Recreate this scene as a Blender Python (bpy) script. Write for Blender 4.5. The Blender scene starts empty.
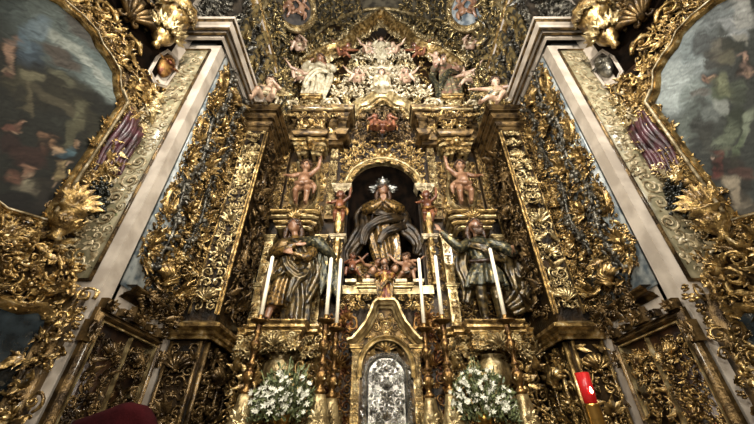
import bpy, math, random
import numpy as np
from mathutils import Vector, Matrix
from mathutils.kdtree import KDTree

PI = math.pi
COL = bpy.context.scene.collection
A = np.array
X3, Y3, Z3 = A([1., 0, 0]), A([0, 1., 0]), A([0, 0, 1.])

# ------------------------------------------------------------------ materials
def newmat(name):
    m = bpy.data.materials.new(name)
    m.use_nodes = True
    nt = m.node_tree
    b = nt.nodes['Principled BSDF']
    return m, nt, b

def lin(h):
    r = [int(h[i:i + 2], 16) / 255 for i in (0, 2, 4)]
    return tuple([(c / 12.92 if c <= .04045 else ((c + .055) / 1.055) ** 2.4) for c in r] + [1.0])

def surf(name, c1, c2, scale=8, metal=0., rough=.4, bump=.0, bscale=60, detail=4, c3=None, pos=(.4, .6), rough2=None, coat=0.):
    """two or three toned noise material, optional bump"""
    m, nt, b = newmat(name)
    N, L = nt.nodes, nt.links
    tc = N.new('ShaderNodeTexCoord')
    no = N.new('ShaderNodeTexNoise')
    no.inputs['Scale'].default_value = scale
    no.inputs['Detail'].default_value = detail
    L.new(tc.outputs['Object'], no.inputs['Vector'])
    cr = N.new('ShaderNodeValToRGB')
    cr.color_ramp.elements[0].position = pos[0]
    cr.color_ramp.elements[1].position = pos[1]
    cr.color_ramp.elements[0].color = lin(c1)
    cr.color_ramp.elements[1].color = lin(c2)
    if c3:
        e = cr.color_ramp.elements.new(min(.99, pos[1] + .1))
        e.color = lin(c3)
    L.new(no.outputs['Fac'], cr.inputs['Fac'])
    L.new(cr.outputs['Color'], b.inputs['Base Color'])
    b.inputs['Metallic'].default_value = metal
    b.inputs['Roughness'].default_value = rough
    if coat:
        b.inputs['Coat Weight'].default_value = coat
        b.inputs['Coat Roughness'].default_value = .15
    if rough2 is not None:
        mr = N.new('ShaderNodeMapRange')
        mr.inputs['To Min'].default_value = rough
        mr.inputs['To Max'].default_value = rough2
        L.new(no.outputs['Fac'], mr.inputs['Value'])
        L.new(mr.outputs['Result'], b.inputs['Roughness'])
    if bump:
        n2 = N.new('ShaderNodeTexNoise')
        n2.inputs['Scale'].default_value = bscale
        n2.inputs['Detail'].default_value = 3
        L.new(tc.outputs['Object'], n2.inputs['Vector'])
        bp = N.new('ShaderNodeBump')
        bp.inputs['Strength'].default_value = bump
        bp.inputs['Distance'].default_value = .02
        L.new(n2.outputs['Fac'], bp.inputs['Height'])
        L.new(bp.outputs['Normal'], b.inputs['Normal'])
    return m

M = {}
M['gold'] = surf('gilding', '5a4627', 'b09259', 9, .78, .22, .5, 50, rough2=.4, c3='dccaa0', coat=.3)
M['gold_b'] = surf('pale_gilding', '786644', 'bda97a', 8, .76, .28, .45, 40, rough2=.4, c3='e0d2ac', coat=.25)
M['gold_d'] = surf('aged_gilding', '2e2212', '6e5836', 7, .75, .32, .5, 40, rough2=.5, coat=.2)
M['gold_r'] = surf('red_gilding', '4a2512', '8d6a38', 9, .7, .3, .4, 40, rough2=.45)
M['ground'] = surf('shade_dark_ground', '120c06', '33240f', 5, .5, .45, .5, 30)  # black-brown colour stands in for shade in the crevices between carvings
M['brown'] = surf('dark_varnished_wood', '140c07', '2f1d0f', 6, .2, .35, .3, 30)
M['bronze'] = surf('dark_grey_bronze', '26241f', '6b675c', 10, .6, .33, .4, 40)
M['bronze_g'] = surf('grey_gold_bronze', '3c3a33', 'a08a58', 8, .7, .3, .4, 40)
M['cream'] = surf('cream_polychrome', '6f6146', 'b8a988', 9, .3, .36, .4, 40, c3='e6dcc4')
M['silver'] = surf('chased_silver', '77756f', 'aeaca5', 4, .9, .25, .3, 60)
M['marble'] = surf('white_marble', '958b7f', 'b3a99c', 3, 0, .35, .05, 20)
M['marble_b'] = surf('blue_grey_marble', '4a545a', '8f9390', 5, 0, .35, .1, 20, detail=8, pos=(.42, .58))
M['marble_g'] = surf('grey_green_marble', '777158', 'a1987c', 6, 0, .3, .1, 20, detail=8)
M['frieze'] = surf('dark_frieze_stone', '1f1b17', '3d352b', 5, 0, .5, .2, 20)
M['plaster'] = surf('aged_plaster', '9a8f80', 'b8ad9e', 2, 0, .7, .05, 20)
M['stone'] = surf('floor_stone', '3b332c', '5a5047', 3, 0, .35, .05, 10)
M['vault'] = surf('painted_vault', '3a352c', '6d6552', 4, .1, .5, .2, 20)
M['skin'] = surf('painted_flesh', '674631', '937056', 6, 0, .32, .1, 30)
M['skin_d'] = surf('dark_painted_flesh', '4a2a1c', '7a4c34', 6, 0, .32, .1, 30)
M['skin_p'] = surf('pale_painted_flesh', '8a6c56', 'b39880', 6, 0, .32, .1, 30)
M['hair'] = surf('brown_painted_hair', '22150c', '4a3019', 25, .1, .35, .5, 60)
M['estofado'] = surf('gold_and_dark_brocade', '1c140d', '8a6c3a', 22, .55, .28, .4, 40, pos=(.4, .62), coat=.3)
M['estofado_g'] = surf('grey_green_brocade', '20231e', '56523c', 16, .45, .28, .4, 40, pos=(.42, .6), c3='a38a55')
M['estofado_r'] = surf('red_and_gold_brocade', '4c1d14', '9a7438', 12, .4, .33, .4, 40, pos=(.46, .6))
M['cloak'] = surf('dark_painted_cloak', '15110d', '3b2e1c', 8, .3, .33, .3, 40)
M['cloak_g'] = surf('dark_green_cloak', '17140e', '5c4c2c', 12, .5, .28, .3, 40, coat=.3)
M['white_robe'] = surf('cream_painted_robe', '8f8468', 'bdb296', 8, .1, .4, .3, 30)
M['pink_robe'] = surf('rose_and_green_robe', '7a5a48', '4f5a46', 6, .15, .38, .3, 30, pos=(.45, .55), c3='b89a70')
M['maroon'] = surf('maroon_painted_drapery', '200c0e', '46222a', 7, .1, .35, .3, 30)
M['grape'] = surf('dark_painted_grapes', '0e100f', '34352f', 9, .5, .25, .2, 40)
M['wax'] = surf('ivory_wax', 'e0d6bd', 'f0e8d2', 3, 0, .45)
M['copper'] = surf('reddish_gilt_copper', '38240f', '84653a', 10, .8, .28, .4, 40)
M['leafg'] = surf('green_foliage', '2f3a1e', '7d8458', 20, 0, .5)
M['petal'] = surf('white_petals', 'b9b7a4', 'dddccb', 20, 0, .5)
M['velvet'] = surf('dark_red_velvet', '180305', '2b070a', 5, 0, .95, .2, 80)
M['glassdark'] = surf('dark_glazed_canvas', '14181a', '3f4a50', 3, 0, .12, .05, 10, pos=(.4, .75))
M['brass'] = surf('brass', '7a5c28', 'c79a50', 8, .9, .3, .1, 30)
M['black'] = surf('recess_shade_black', '0b0806', '1a120c', 4, 0, .7)  # near-black puts the shade of hollows into the colour
M['velvet'].node_tree.nodes['Principled BSDF'].inputs['Specular IOR Level'].default_value = .08
def mk_red():
    m, nt, b = newmat('ruby_glass')
    b.inputs['Base Color'].default_value = (.45, .015, .015, 1)
    b.inputs['Roughness'].default_value = .08
    b.inputs['Transmission Weight'].default_value = .35
    b.inputs['Emission Color'].default_value = (.8, .02, .02, 1)
    b.inputs['Emission Strength'].default_value = .12
    return m
M['ruby'] = mk_red()
def mk_flame():
    m, nt, b = newmat('candle_flame')
    b.inputs['Emission Color'].default_value = (1, .5, .3, 1)
    b.inputs['Emission Strength'].default_value = 25
    return m
M['flame'] = mk_flame()
def mk_canvas():
    m, nt, b = newmat('oil_painting')
    N, L = nt.nodes, nt.links
    at = N.new('ShaderNodeAttribute'); at.attribute_name = 'paint'
    L.new(at.outputs['Color'], b.inputs['Base Color'])
    b.inputs['Roughness'].default_value = .7
    b.inputs['Specular IOR Level'].default_value = .15
    tc = N.new('ShaderNodeTexCoord'); no = N.new('ShaderNodeTexNoise'); no.inputs['Scale'].default_value = 25
    L.new(tc.outputs['Object'], no.inputs['Vector'])
    bp = N.new('ShaderNodeBump'); bp.inputs['Strength'].default_value = .15; bp.inputs['Distance'].default_value = .01
    L.new(no.outputs['Fac'], bp.inputs['Height']); L.new(bp.outputs['Normal'], b.inputs['Normal'])
    return m
M['canvas'] = mk_canvas()
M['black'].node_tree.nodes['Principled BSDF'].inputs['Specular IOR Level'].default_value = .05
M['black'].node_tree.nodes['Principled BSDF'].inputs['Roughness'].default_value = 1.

# ------------------------------------------------------------------ mesh builder
class MB:
    def __init__(s):
        s.V = []; s.F = []; s.n = 0; s.col = []
    def add(s, V, F4=None, F3=None, mat=0, col=None):
        V = np.asarray(V, float)
        if F4 is not None and len(F4): s.F.append((np.asarray(F4, int) + s.n, mat))
        if F3 is not None and len(F3): s.F.append((np.asarray(F3, int) + s.n, mat))
        s.V.append(V); s.n += len(V)
        if col is not None: s.col.append(col)
    def put(s, t, O, U=X3, V=Y3, W=Z3, k=1., flip=False, mat=0):
        """template in local x,y,z to world"""
        tv, f4, f3 = t
        R = np.stack([A(U) * k, A(V) * k, A(W) * k])
        v = tv @ R + A(O)
        if flip != (np.linalg.det(R) < 0):
            f4 = f4[:, ::-1] if len(f4) else f4
            f3 = f3[:, ::-1] if len(f3) else f3
        s.add(v, f4, f3, mat)

def mesh_from(mb, name, mats, origin=(0, 0, 0), mirror=False, angle=None):
    V = np.concatenate(mb.V) if mb.V else np.zeros((0, 3))
    V = V.copy()
    if mirror: V[:, 0] *= -1
    V -= A(origin)
    loops = []; starts = []; mi = []; pos = 0
    for f, m_ in mb.F:
        if mirror: f = f[:, ::-1]
        k = f.shape[1]
        loops.append(f.ravel()); starts.append(np.arange(len(f)) * k + pos); pos += f.size
        mi.append(np.full(len(f), m_))
    me = bpy.data.meshes.new(name)
    me.vertices.add(len(V)); me.vertices.foreach_set('co', V.astype(np.float32).ravel())
    L = np.concatenate(loops).astype(np.int32); S = np.concatenate(starts).astype(np.int32)
    me.loops.add(len(L)); me.loops.foreach_set('vertex_index', L)
    me.polygons.add(len(S)); me.polygons.foreach_set('loop_start', S)
    me.polygons.foreach_set('material_index', np.concatenate(mi).astype(np.int32))
    for m in mats: me.materials.append(m)
    me.update(calc_edges=True)
    me.shade_smooth()
    if angle: me.set_sharp_from_angle(angle=math.radians(angle))
    if mb.col:
        c = np.concatenate(mb.col)
        at = me.color_attributes.new('paint', 'FLOAT_COLOR', 'POINT')
        at.data.foreach_set('color', c.astype(np.float32).ravel())
    return me

def obj(name, mb, mat, parent=None, mirror=False, angle=None, origin=None, label=None):
    mats = mat if isinstance(mat, (list, tuple)) else [mat]
    mats = [M[m] if isinstance(m, str) else m for m in mats]
    if parent is not None:
        org = A(parent['_w']) if '_w' in parent else A(parent.location)
    else:
        org = A(origin) if origin is not None else A([0., 0, 0])
    me = mesh_from(mb, name, mats, org, mirror, angle)
    o = bpy.data.objects.new(name, me)
    COL.objects.link(o)
    if parent is not None: o.parent = parent
    else: o.location = org
    if parent is not None: pass
    if label: o['label'] = label
    return o

WPOS = {}
def thing(name, label, cat, loc=(0, 0, 0), group=None):
    o = bpy.data.objects.new(name, None)
    o.empty_display_size = .2
    COL.objects.link(o); o.location = loc
    o['label'] = label; o['category'] = cat
    if group: o['group'] = group
    return o
def tag(o, label, cat, group=None):
    o['label'] = label; o['category'] = cat
    if group: o['group'] = group
    return o
def sub(name, mb, mat, part, mirror=False, angle=None, label=None):
    """sub-part: child of a part whose own location is its thing's origin"""
    base = part.parent.location if part.parent else part.location
    mats = [M[m] if isinstance(m, str) else m for m in (mat if isinstance(mat, (list, tuple)) else [mat])]
    me = mesh_from(mb, name, mats, A(base), mirror, angle)
    o = bpy.data.objects.new(name, me); COL.objects.link(o); o.parent = part
    if label: o['label'] = label
    return o
def struct(name, mb, mat, mirror=False, angle=30):
    o = obj(name, mb, mat, mirror=mirror, angle=angle)
    o['kind'] = 'structure'
    return o
def copy_thing(root, loc, label, group=None):
    r = root.copy(); COL.objects.link(r); r.location = loc; r['label'] = label
    if group: r['group'] = group
    for ch in root.children:
        c = ch.copy(); COL.objects.link(c); c.parent = r
        for g in ch.children:
            d = g.copy(); COL.objects.link(d); d.parent = c
    return r

# ------------------------------------------------------------------ basic shapes
def grid_faces(n, m, wrap_m=False):
    i, j = np.meshgrid(np.arange(n - 1), np.arange(m if wrap_m else m - 1), indexing='ij')
    i = i.ravel(); j = j.ravel(); j2 = (j + 1) % m
    return np.stack([i * m + j, i * m + j2, (i + 1) * m + j2, (i + 1) * m + j], 1)
E3 = np.zeros((0, 3), int)
E4 = np.zeros((0, 4), int)

def box(mb, x0, x1, y0, y1, z0, z1, mat=0):
    V = A([[x, y, z] for z in (z0, z1) for y in (y0, y1) for x in (x0, x1)], float)
    F = [[0, 2, 3, 1], [4, 5, 7, 6], [0, 1, 5, 4], [2, 6, 7, 3], [0, 4, 6, 2], [1, 3, 7, 5]]
    mb.add(V, F, mat=mat)
class FR:
    """local frame: u right, v up, w out of the surface"""
    def __init__(s, O, U, V, W): s.O, s.U, s.V, s.W = A(O, float), A(U, float), A(V, float), A(W, float)
    def pt(s, u, v, w=0.): return s.O + s.U * u + s.V * v + s.W * w
    def pts(s, P): return s.O + np.asarray(P, float) @ np.stack([s.U, s.V, s.W])
def fbox(mb, fr, u0, u1, v0, v1, w0, w1, mat=0):
    V = A([[u, v, w] for w in (w0, w1) for v in (v0, v1) for u in (u0, u1)], float)
    F = [[0, 2, 3, 1], [4, 5, 7, 6], [0, 1, 5, 4], [2, 6, 7, 3], [0, 4, 6, 2], [1, 3, 7, 5]]
    mb.add(fr.pts(V), F, mat=mat)
def sweep(mb, path, prof, mapf, closed=False, mat=0, flip=False):
    """path: 2D points; prof: (offset to the right of the path, height); mitred"""
    P = A(path, float); n = len(P)
    d = (np.roll(P, -1, 0) - P)
    if not closed: d[-1] = d[-2]
    d /= np.linalg.norm(d, axis=1)[:, None] + 1e-9
    dp = np.roll(d, 1, 0)
    if not closed: dp[0] = d[0]
    n1 = np.stack([d[:, 1], -d[:, 0]], 1); n0 = np.stack([dp[:, 1], -dp[:, 0]], 1)
    nm = n1 + n0; nm /= np.linalg.norm(nm, axis=1)[:, None] + 1e-9
    sc = 1 / np.maximum(.35, (nm * n1).sum(1))
    nm = nm * sc[:, None]
    k = len(prof); V = []
    for i in range(n):
        for a, h in prof:
            q = P[i] + nm[i] * a
            V.append(mapf(q[0], q[1], h))
    if closed:
        F = grid_faces(n, k); j = np.arange(k - 1)
        F = np.concatenate([F, np.stack([(n - 1) * k + j, (n - 1) * k + j + 1, j + 1, j], 1)])
    else:
        F = grid_faces(n, k)
    if flip: F = F[:, ::-1]
    mb.add(A(V), F, mat=mat)
def hmold(mb, path, prof, z=0., mat=0):
    sweep(mb, path, [(a, h + z) for a, h in prof], lambda x, y, h: (x, y, h), mat=mat, flip=False)
def fmold(mb, fr, path, prof, closed=False, mat=0):
    sweep(mb, path, prof, lambda a, b, h: fr.pt(a, b, h), closed=closed, mat=mat)
def cornice_prof(d, h, base=0.):
    """classical stepped cornice, projecting d, height h"""
    return [(base, 0), (base + .12 * d, 0), (base + .12 * d, .1 * h), (base + .25 * d, .16 * h), (base + .25 * d, .28 * h), (base + .42 * d, .38 * h), (base + .5 * d, .42 * h),
            (base + .72 * d, .46 * h), (base + .72 * d, .66 * h), (base + .78 * d, .7 * h), (base + .9 * d, .8 * h), (base + d, .9 * h), (base + d, h), (base - .02, h)]
def frame_prof(w, h):
    return [(-w / 2, 0), (-w / 2, .5 * h), (-.35 * w, .6 * h), (-.25 * w, .45 * h), (-.1 * w, .55 * h), (.05 * w, .95 * h), (.2 * w, h), (.35 * w, .85 * h), (.42 * w, .5 * h), (w / 2, .45 * h), (w / 2, 0)]
def lathe(prof, n=16, flute=0., nf=8):
    P = A(prof, float); th = np.arange(n) / n * 2 * PI
    r = P[:, 0][:, None] * (1 + flute * np.cos(nf * th))[None, :]
    V = np.stack([r * np.cos(th), r * np.sin(th), np.repeat(P[:, 1][:, None], n, 1)], 2).reshape(-1, 3)
    return (V, grid_faces(len(P), n, True), E3)
def sphere(n=10, m=8):
    P = [(math.sin(a) if 0 < i < m else 1e-4, -math.cos(a)) for i, a in enumerate([k * PI / m for k in range(m + 1)])]
    return lathe(P, n)
SPH = sphere(); SPHL = sphere(6, 5); SPHH = sphere(24, 18)
def ball(mb, c, r, mat=0, lo=False):
    r = A([r, r, r]) if np.isscalar(r) else A(r)
    t = SPHL if lo else SPH
    mb.put(t, c, X3 * r[0], Y3 * r[1], Z3 * r[2], mat=mat)
def tube(P, R, n=6, flat=None, caps=True):
    """tube through 3D points, radii R"""
    P = A(P, float); R = np.broadcast_to(A(R, float), (len(P),))
    T = np.gradient(P, axis=0); T /= np.linalg.norm(T, axis=1)[:, None] + 1e-9
    ref = A([.03, .05, 1.]) if abs(T[:, 2]).mean() < .8 else A([0.05, -1, .03])
    S = np.cross(T, ref); S /= np.linalg.norm(S, axis=1)[:, None] + 1e-9
    B = np.cross(S, T)
    th = np.arange(n) / n * 2 * PI
    V = P[:, None, :] + R[:, None, None] * (np.cos(th)[None, :, None] * S[:, None, :] + np.sin(th)[None, :, None] * B[:, None, :])
    V = V.reshape(-1, 3); F = grid_faces(len(P), n, True); f3 = E3
    if caps:
        a = len(V); V = np.concatenate([V, P[:1], P[-1:]]); j = np.arange(n); k = (j + 1) % n; b = (len(P) - 1) * n
        f3 = np.concatenate([np.stack([np.full(n, a), k, j], 1), np.stack([np.full(n, a + 1), b + j, b + k], 1)])
    return (V, F, f3)
def join(*ts):
    V = []; F4 = []; F3 = []; n = 0
    for v, a, b in ts:
        V.append(v)
        if len(a): F4.append(a + n)
        if len(b): F3.append(b + n)
        n += len(v)
    return (np.concatenate(V), np.concatenate(F4) if F4 else E4, np.concatenate(F3) if F3 else E3)
def xf(t, O=(0, 0, 0), rz=0., k=1., mx=False, rx=0., kz=None):
    v = t[0].copy(); kz = k if kz is None else kz
    v[:, :2] *= k; v[:, 2] *= kz
    if rx:
        c, s = math.cos(rx), math.sin(rx)
        v[:, 1], v[:, 2] = v[:, 1] * c - v[:, 2] * s, v[:, 1] * s + v[:, 2] * c
    if mx: v[:, 0] *= -1
    c, s = math.cos(rz), math.sin(rz)
    v[:, 0], v[:, 1] = v[:, 0] * c - v[:, 1] * s, v[:, 0] * s + v[:, 1] * c
    v += A(O)
    f4, f3 = t[1], t[2]
    if mx:
        f4 = f4[:, ::-1]; f3 = f3[:, ::-1] if len(f3) else f3
    return (v, f4, f3)

# ------------------------------------------------------------------ ornament templates (unit size, z = out of the wall)
def leaf_t(n=8, bend=.6, wid=.26, lobes=3, up=.28, curl=.3):
    """acanthus leaf growing from the origin along +y, bending to +x, tip curling out"""
    V = []
    for i in range(n + 1):
        t = i / n
        a = bend * t
        cx = (1 - math.cos(a)) / bend if bend else 0; cy = math.sin(a) / bend if bend else t
        w = wid * (math.sin(PI * min(1, t * .92 + .08)) ** .7) * (1 + .3 * math.cos(2 * PI * lobes * t)) * (1.1 - .5 * t)
        z = up * math.sin(PI * t * .75) + curl * max(0, t - .65) * 2
        nx, ny = math.cos(a), -math.sin(a)
        for s_, dz in ((-1, -.12), (-.5, .05), (0, -.02), (.5, .05), (1, -.12)):
            V.append((cx + nx * w * s_, cy + ny * w * s_, z + dz * (w / wid)))
    F = grid_faces(n + 1, 5)
    V = A(V)
    # turned-under edge so the leaf has body
    return (V, F[:, ::-1], E3)
def spiral(turns=1.5, r0=1., r1=.16, n=22, tr=.15, h=.18, cx=0, cy=0, a0=0., tail=None):
    P = []; R = []
    if tail:
        for k in range(len(tail)): P.append((*tail[k], .05)); R.append(tr * (.35 + .65 * k / len(tail)))
    for i in range(n + 1):
        t = i / n; a = a0 + turns * 2 * PI * t
        r = r0 * (1 - t) ** 1.2 + r1 * t
        P.append((cx + r * math.cos(a), cy + r * math.sin(a), h * (.4 + .9 * t)))
        R.append(tr * (1 - .45 * t))
    return tube(P, R, 5), P
def scroll_t(turns=1.4, nl=4, seed=0):
    rnd = random.Random(seed)
    sp, P = spiral(turns, .78, .14, 20, .13)
    parts = [sp, xf(SPHL, (P[-1][0] * .4, P[-1][1] * .4, .22), k=.17)]
    for j in range(nl):
        i = int(1 + j * 3.2)
        p = P[i]; q = P[i + 1]
        a = math.atan2(q[1] - p[1], q[0] - p[0]) - PI / 2
        parts.append(xf(leaf_t(5, .9, .3), (p[0], p[1], .05), a - .45 + rnd.uniform(-.2, .2), .5 + rnd.uniform(-.05, .1), mx=True))
    return join(*parts)
def cscroll_t(seed=0):
    s1, P1 = spiral(1.15, .42, .09, 14, .11, cx=.0, cy=.52, a0=-PI / 2 - .3)
    s2 = xf(s1, (0, 0, 0)); v = s2[0].copy(); v[:, 1] *= -1; s2 = (v, s1[1][:, ::-1], s1[2][:, ::-1])
    st = P1[0]
    arc = [(st[0], st[1], .07), (-.3, .02, .13), (st[0], -st[1], .07)]
    tt = np.linspace(0, 1, 8)
    arc = [(st[0] * (1 - t) ** 2 + 2 * t * (1 - t) * -.75 + st[0] * t * t, st[1] * (1 - 2 * t), .07 + .1 * math.sin(PI * t)) for t in tt]
    b = tube(arc, .13, 5)
    parts = [s1, s2, b, xf(SPHL, (0, .5, .18), k=.13), xf(SPHL, (0, -.5, .18), k=.13)]
    for y, a in ((.3, 1.0), (-.3, 2.1), (0, PI / 2)):
        parts.append(xf(leaf_t(5, .3, .3), (-.3, y, .1), a, .55))
    parts.append(xf(leaf_t(5, .7, .3), (.15, .1, 0), -1.2, .6)); parts.append(xf(leaf_t(5, -.7, .3), (.15, -.1, 0), -1.9, .6))
    return join(*parts)
def sscroll_t():
    s1, P1 = spiral(1.2, .4, .09, 14, .11, cx=.1, cy=.5, a0=PI)
    st = P1[0]
    v = s1[0].copy(); v[:, 0] *= -1; v[:, 1] *= -1; s2 = (v, s1[1], s1[2])
    tt = np.linspace(0, 1, 8)
    b = tube([(st[0] * (1 - 2 * t) + .0, st[1] * (1 - 2 * t), .07 + .08 * math.sin(PI * t)) for t in tt], .12, 5)
    parts = [s1, s2, b, xf(SPHL, (.1, .5, .18), k=.13), xf(SPHL, (-.1, -.5, .18), k=.13)]
    for (x, y, a, k) in ((-.25, .3, .9, .6), (.25, -.3, .9 + PI, .6), (.0, .1, -1.1, .7), (0, -.1, -1.1 + PI, .7), (-.1, .75, .2, .4), (.1, -.75, PI + .2, .4)):
        parts.append(xf(leaf_t(5, .6, .3), (x, y, .05), a, k))
    return join(*parts)
def rosette_t(n=7, cen=True):
    parts = [xf(leaf_t(4, 0, .34, 1, .35, .2), (0, 0, .02), k_ * 2 * PI / n, .95) for k_ in range(n)]
    parts += [xf(leaf_t(4, 0, .3, 1, .3, .5), (0, 0, .14), (k_ + .5) * 2 * PI / n, .55) for k_ in range(n)]
    if cen: parts.append(xf(SPH, (0, 0, .28), k=.2))
    return join(*parts)
def spray_t(n=5):
    parts = []
    for k in range(n):
        a = (k - (n - 1) / 2) * .5
        parts.append(xf(leaf_t(6, -.5 * (1 if a > 0 else -1) * (abs(a) > .1), .24, 2), (0, -.7, .05), a * .9, 1.45 - .25 * abs(a)))
    parts.append(xf(SPHL, (0, -.68, .15), k=.2))
    return join(*parts)
def shell_t(n=7):
    parts = []
    for k in range(n):
        a = (k - (n - 1) / 2) * .36
        parts.append(tube([(0, -.55, .15), (math.sin(a) * .7, -.55 + math.cos(a) * .7, .38), (math.sin(a) * 1.3, -.55 + math.cos(a) * 1.35, .2)], [.04, .13, .17], 6))
    s1, _ = spiral(1.1, .3, .06, 12, .09, cx=-.25, cy=-.6, a0=0)
    parts += [s1, xf(s1, mx=True), xf(SPHL, (0, -.6, .3), k=.16)]
    return join(*parts)
def flower_t():
    return join(*[xf(SPHL, (.55 * math.cos(a), .55 * math.sin(a), .15), k=.3) for a in np.arange(5) * 2 * PI / 5], xf(SPHL, (0, 0, .3), k=.28))
LEAF = leaf_t(); SCR = [scroll_t(1.4, 4, 1), scroll_t(1.1, 5, 2), scroll_t(1.7, 4, 3)]
CSC = cscroll_t(); SSC = sscroll_t(); ROS = rosette_t(); SPR = spray_t(); SHE = shell_t(); FLO = flower_t()
LEAFC = join(xf(leaf_t(7, .9, .3, 3, .35, .5), (-.25, -.9, 0), 0, 1.5), xf(leaf_t(6, -.8, .28, 2), (-.2, -.8, 0), .7, 1.0), xf(leaf_t(6, .8, .28, 2), (-.2, -.8, 0), -.9, 1.0))
def wing_t(n=6, rows=3):
    """wing spreading to +x"""
    parts = []
    for r in range(rows):
        m = n - r
        for k in range(m):
            a = -PI / 2 - .15 + (k / m) * -1.25 + PI / 2 * 0
            L = (1.15 - .28 * r) * (1 - .35 * (k / m))
            ax = .12 + .5 * (1 - k / m) * (.9 - .2 * r)
            parts.append(xf(leaf_t(4, .25, .15, 1, .12, .05), (ax - .1, .12 + .25 * (1 - k / m) * .6, .02 + .05 * r), -PI / 2 - .25 - .5 * k / m + .0, L * .8))
    parts.append(tube([(0, 0, .1), (.25, .22, .2), (.62, .3, .15)], [.12, .13, .06], 6))
    return join(*parts)
WING = wing_t()
def head_t(hair=True):
    """child's head, unit radius ~1, facing +z, top +y"""
    V, F, f3 = sphere(14, 12); V = V.copy()
    x, y, z = V[:, 0].copy(), V[:, 2].copy(), -V[:, 1].copy()
    V = np.stack([x * .86, y, z * .92], 1)
    low = V[:, 1] < 0
    V[low, 0] *= 1 - .22 * (-V[low, 1])
    face = V[:, 2] > 0
    g = lambda cx, cy, s_: np.exp(-(((V[:, 0] - cx) ** 2 + (V[:, 1] - cy) ** 2) / s_ ** 2)) * face
    V[:, 2] += .2 * g(0, -.12, .13) - .13 * g(.32, .08, .16) - .13 * g(-.32, .08, .16) + .08 * g(.4, -.3, .25) + .08 * g(-.4, -.3, .25) + .08 * g(0, -.52, .14) + .06 * g(0, -.85, .2)
    return (V, F, f3)
HEAD = head_t()
def hair_t():
    rnd = random.Random(5); parts = []
    for k in range(64):
        a = rnd.uniform(0, 2 * PI); e = rnd.uniform(.1, 1.4)
        p = A([math.cos(a) * math.cos(e) * .9, math.sin(e) * 1.02, math.sin(a) * math.cos(e) * .95])
        if p[2] > .5 and p[1] < .4: continue
        parts.append(xf(SPHL, p, k=.24))
    for k in range(10):
        a = PI + (k / 9) * PI; parts.append(xf(SPHL, (math.cos(a) * .85, rnd.uniform(-.35, .1), math.sin(a) * .85), k=.26))
    return join(*parts)
HAIR = hair_t()
CHER = join(xf(HEAD, (0, 0, .35), k=.5), xf(HAIR, (0, .03, .35), k=.5), xf(WING, (.3, -.3, .05), .25, .95), xf(WING, (-.3, -.3, .05), -.25, .95, mx=True))
ALLK = dict(scr=SCR[0], scr2=SCR[1], scr3=SCR[2], c=CSC, s=SSC, ros=ROS, spr=SPR, she=SHE, flo=FLO, leaf=LEAFC, cher=CHER)
RAND_ROT = {'scr', 'scr2', 'scr3', 'c', 's', 'ros', 'flo', 'leaf'}

def pack(w0, w1, h0, h1, rmin, rmax, n, rnd, inside=None, gap=.88, existing=()):
    rmin *= .8; rmax *= .85
    C = [tuple(e) for e in existing]; out = []
    arr = np.zeros((n * 4 + len(C), 3)); m = 0
    for e in C: arr[m] = e; m += 1
    r = rmax; fails = 0
    while r >= rmin and len(out) < n:
        x = rnd.uniform(w0 + r * .5, max(w0 + r * .5 + 1e-3, w1 - r * .8)); y = rnd.uniform(h0 + r * .8, max(h0 + r * .8 + 1e-3, h1 - r * .8))
        ok = inside is None or inside(x, y)
        if ok and m:
            d = np.hypot(arr[:m, 0] - x, arr[:m, 1] - y)
            ok = bool((d > (arr[:m, 2] + r) * gap).all())
        if ok:
            arr[m] = (x, y, r); m += 1; out.append((x, y, r)); fails = 0
        else:
            fails += 1
            if fails > 40: r *= .87; fails = 0
    return out
def relief(mb, fr, w0, w1, h0, h1, rmin=.05, rmax=.14, sym=True, seed=0, z0=0., kinds=('scr', 'scr2', 'scr3', 'c', 's', 'leaf', 'ros'), small=('leaf', 'flo', 'ros'), axis=None, inside=None, depth=1., n=400, tilt=.4, gap=.7):
    """carved relief: mirrored about the panel's centre line when sym"""
    rnd = random.Random(seed); cx = (w0 + w1) / 2; ex = []
    def place(kind, x, y, r, rot, mx, kz=1.):
        t = xf(ALLK[kind], rz=rot, mx=False)
        v = t[0] * A([r, r, r * depth * kz])
        tl = place.t
        v = v + A([0, 0, 1])[None, :] * ((v[:, :1] * tl[0] + v[:, 1:2] * tl[1]))
        f4, f3 = t[1], t[2]
        if mx: v[:, 0] *= -1; f4 = f4[:, ::-1]; f3 = f3[:, ::-1] if len(f3) else f3
        v = v + A([x, y, z0])
        mb.add(fr.pts(v), f4, f3)
    place.t = (0, 0)
    if axis:
        for (kind, y, r) in axis:
            place(kind, cx, y, r, 0, False, 1.25); ex.append((0, y, r * .8))
    if sym:
        ps = pack(0, (w1 - w0) / 2, h0, h1, rmin, rmax, n * 2, rnd, (lambda x, y: inside(cx + x, y)) if inside else None, gap, ex)
    else:
        ps = pack(w0, w1, h0, h1, rmin, rmax, n * 2, rnd, inside, gap, ex)
    for (x, y, r) in ps:
        big = r > rmin * 1.35
        k = rnd.choice(kinds if big else small)
        rot = rnd.uniform(0, 2 * PI) if k in RAND_ROT else 0
        place.t = (rnd.uniform(-tilt, tilt), rnd.uniform(-tilt, tilt)) if tilt else (0, 0)
        zz = rnd.uniform(.8, 1.4); r2 = r * 1.15
        if sym:
            place(k, cx + x, y, r2, rot, False, zz)
            place(k, cx - x, y, r2, rot, True, zz)
        else:
            place(k, x, y, r2, rot, rnd.random() < .5, zz)
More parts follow.
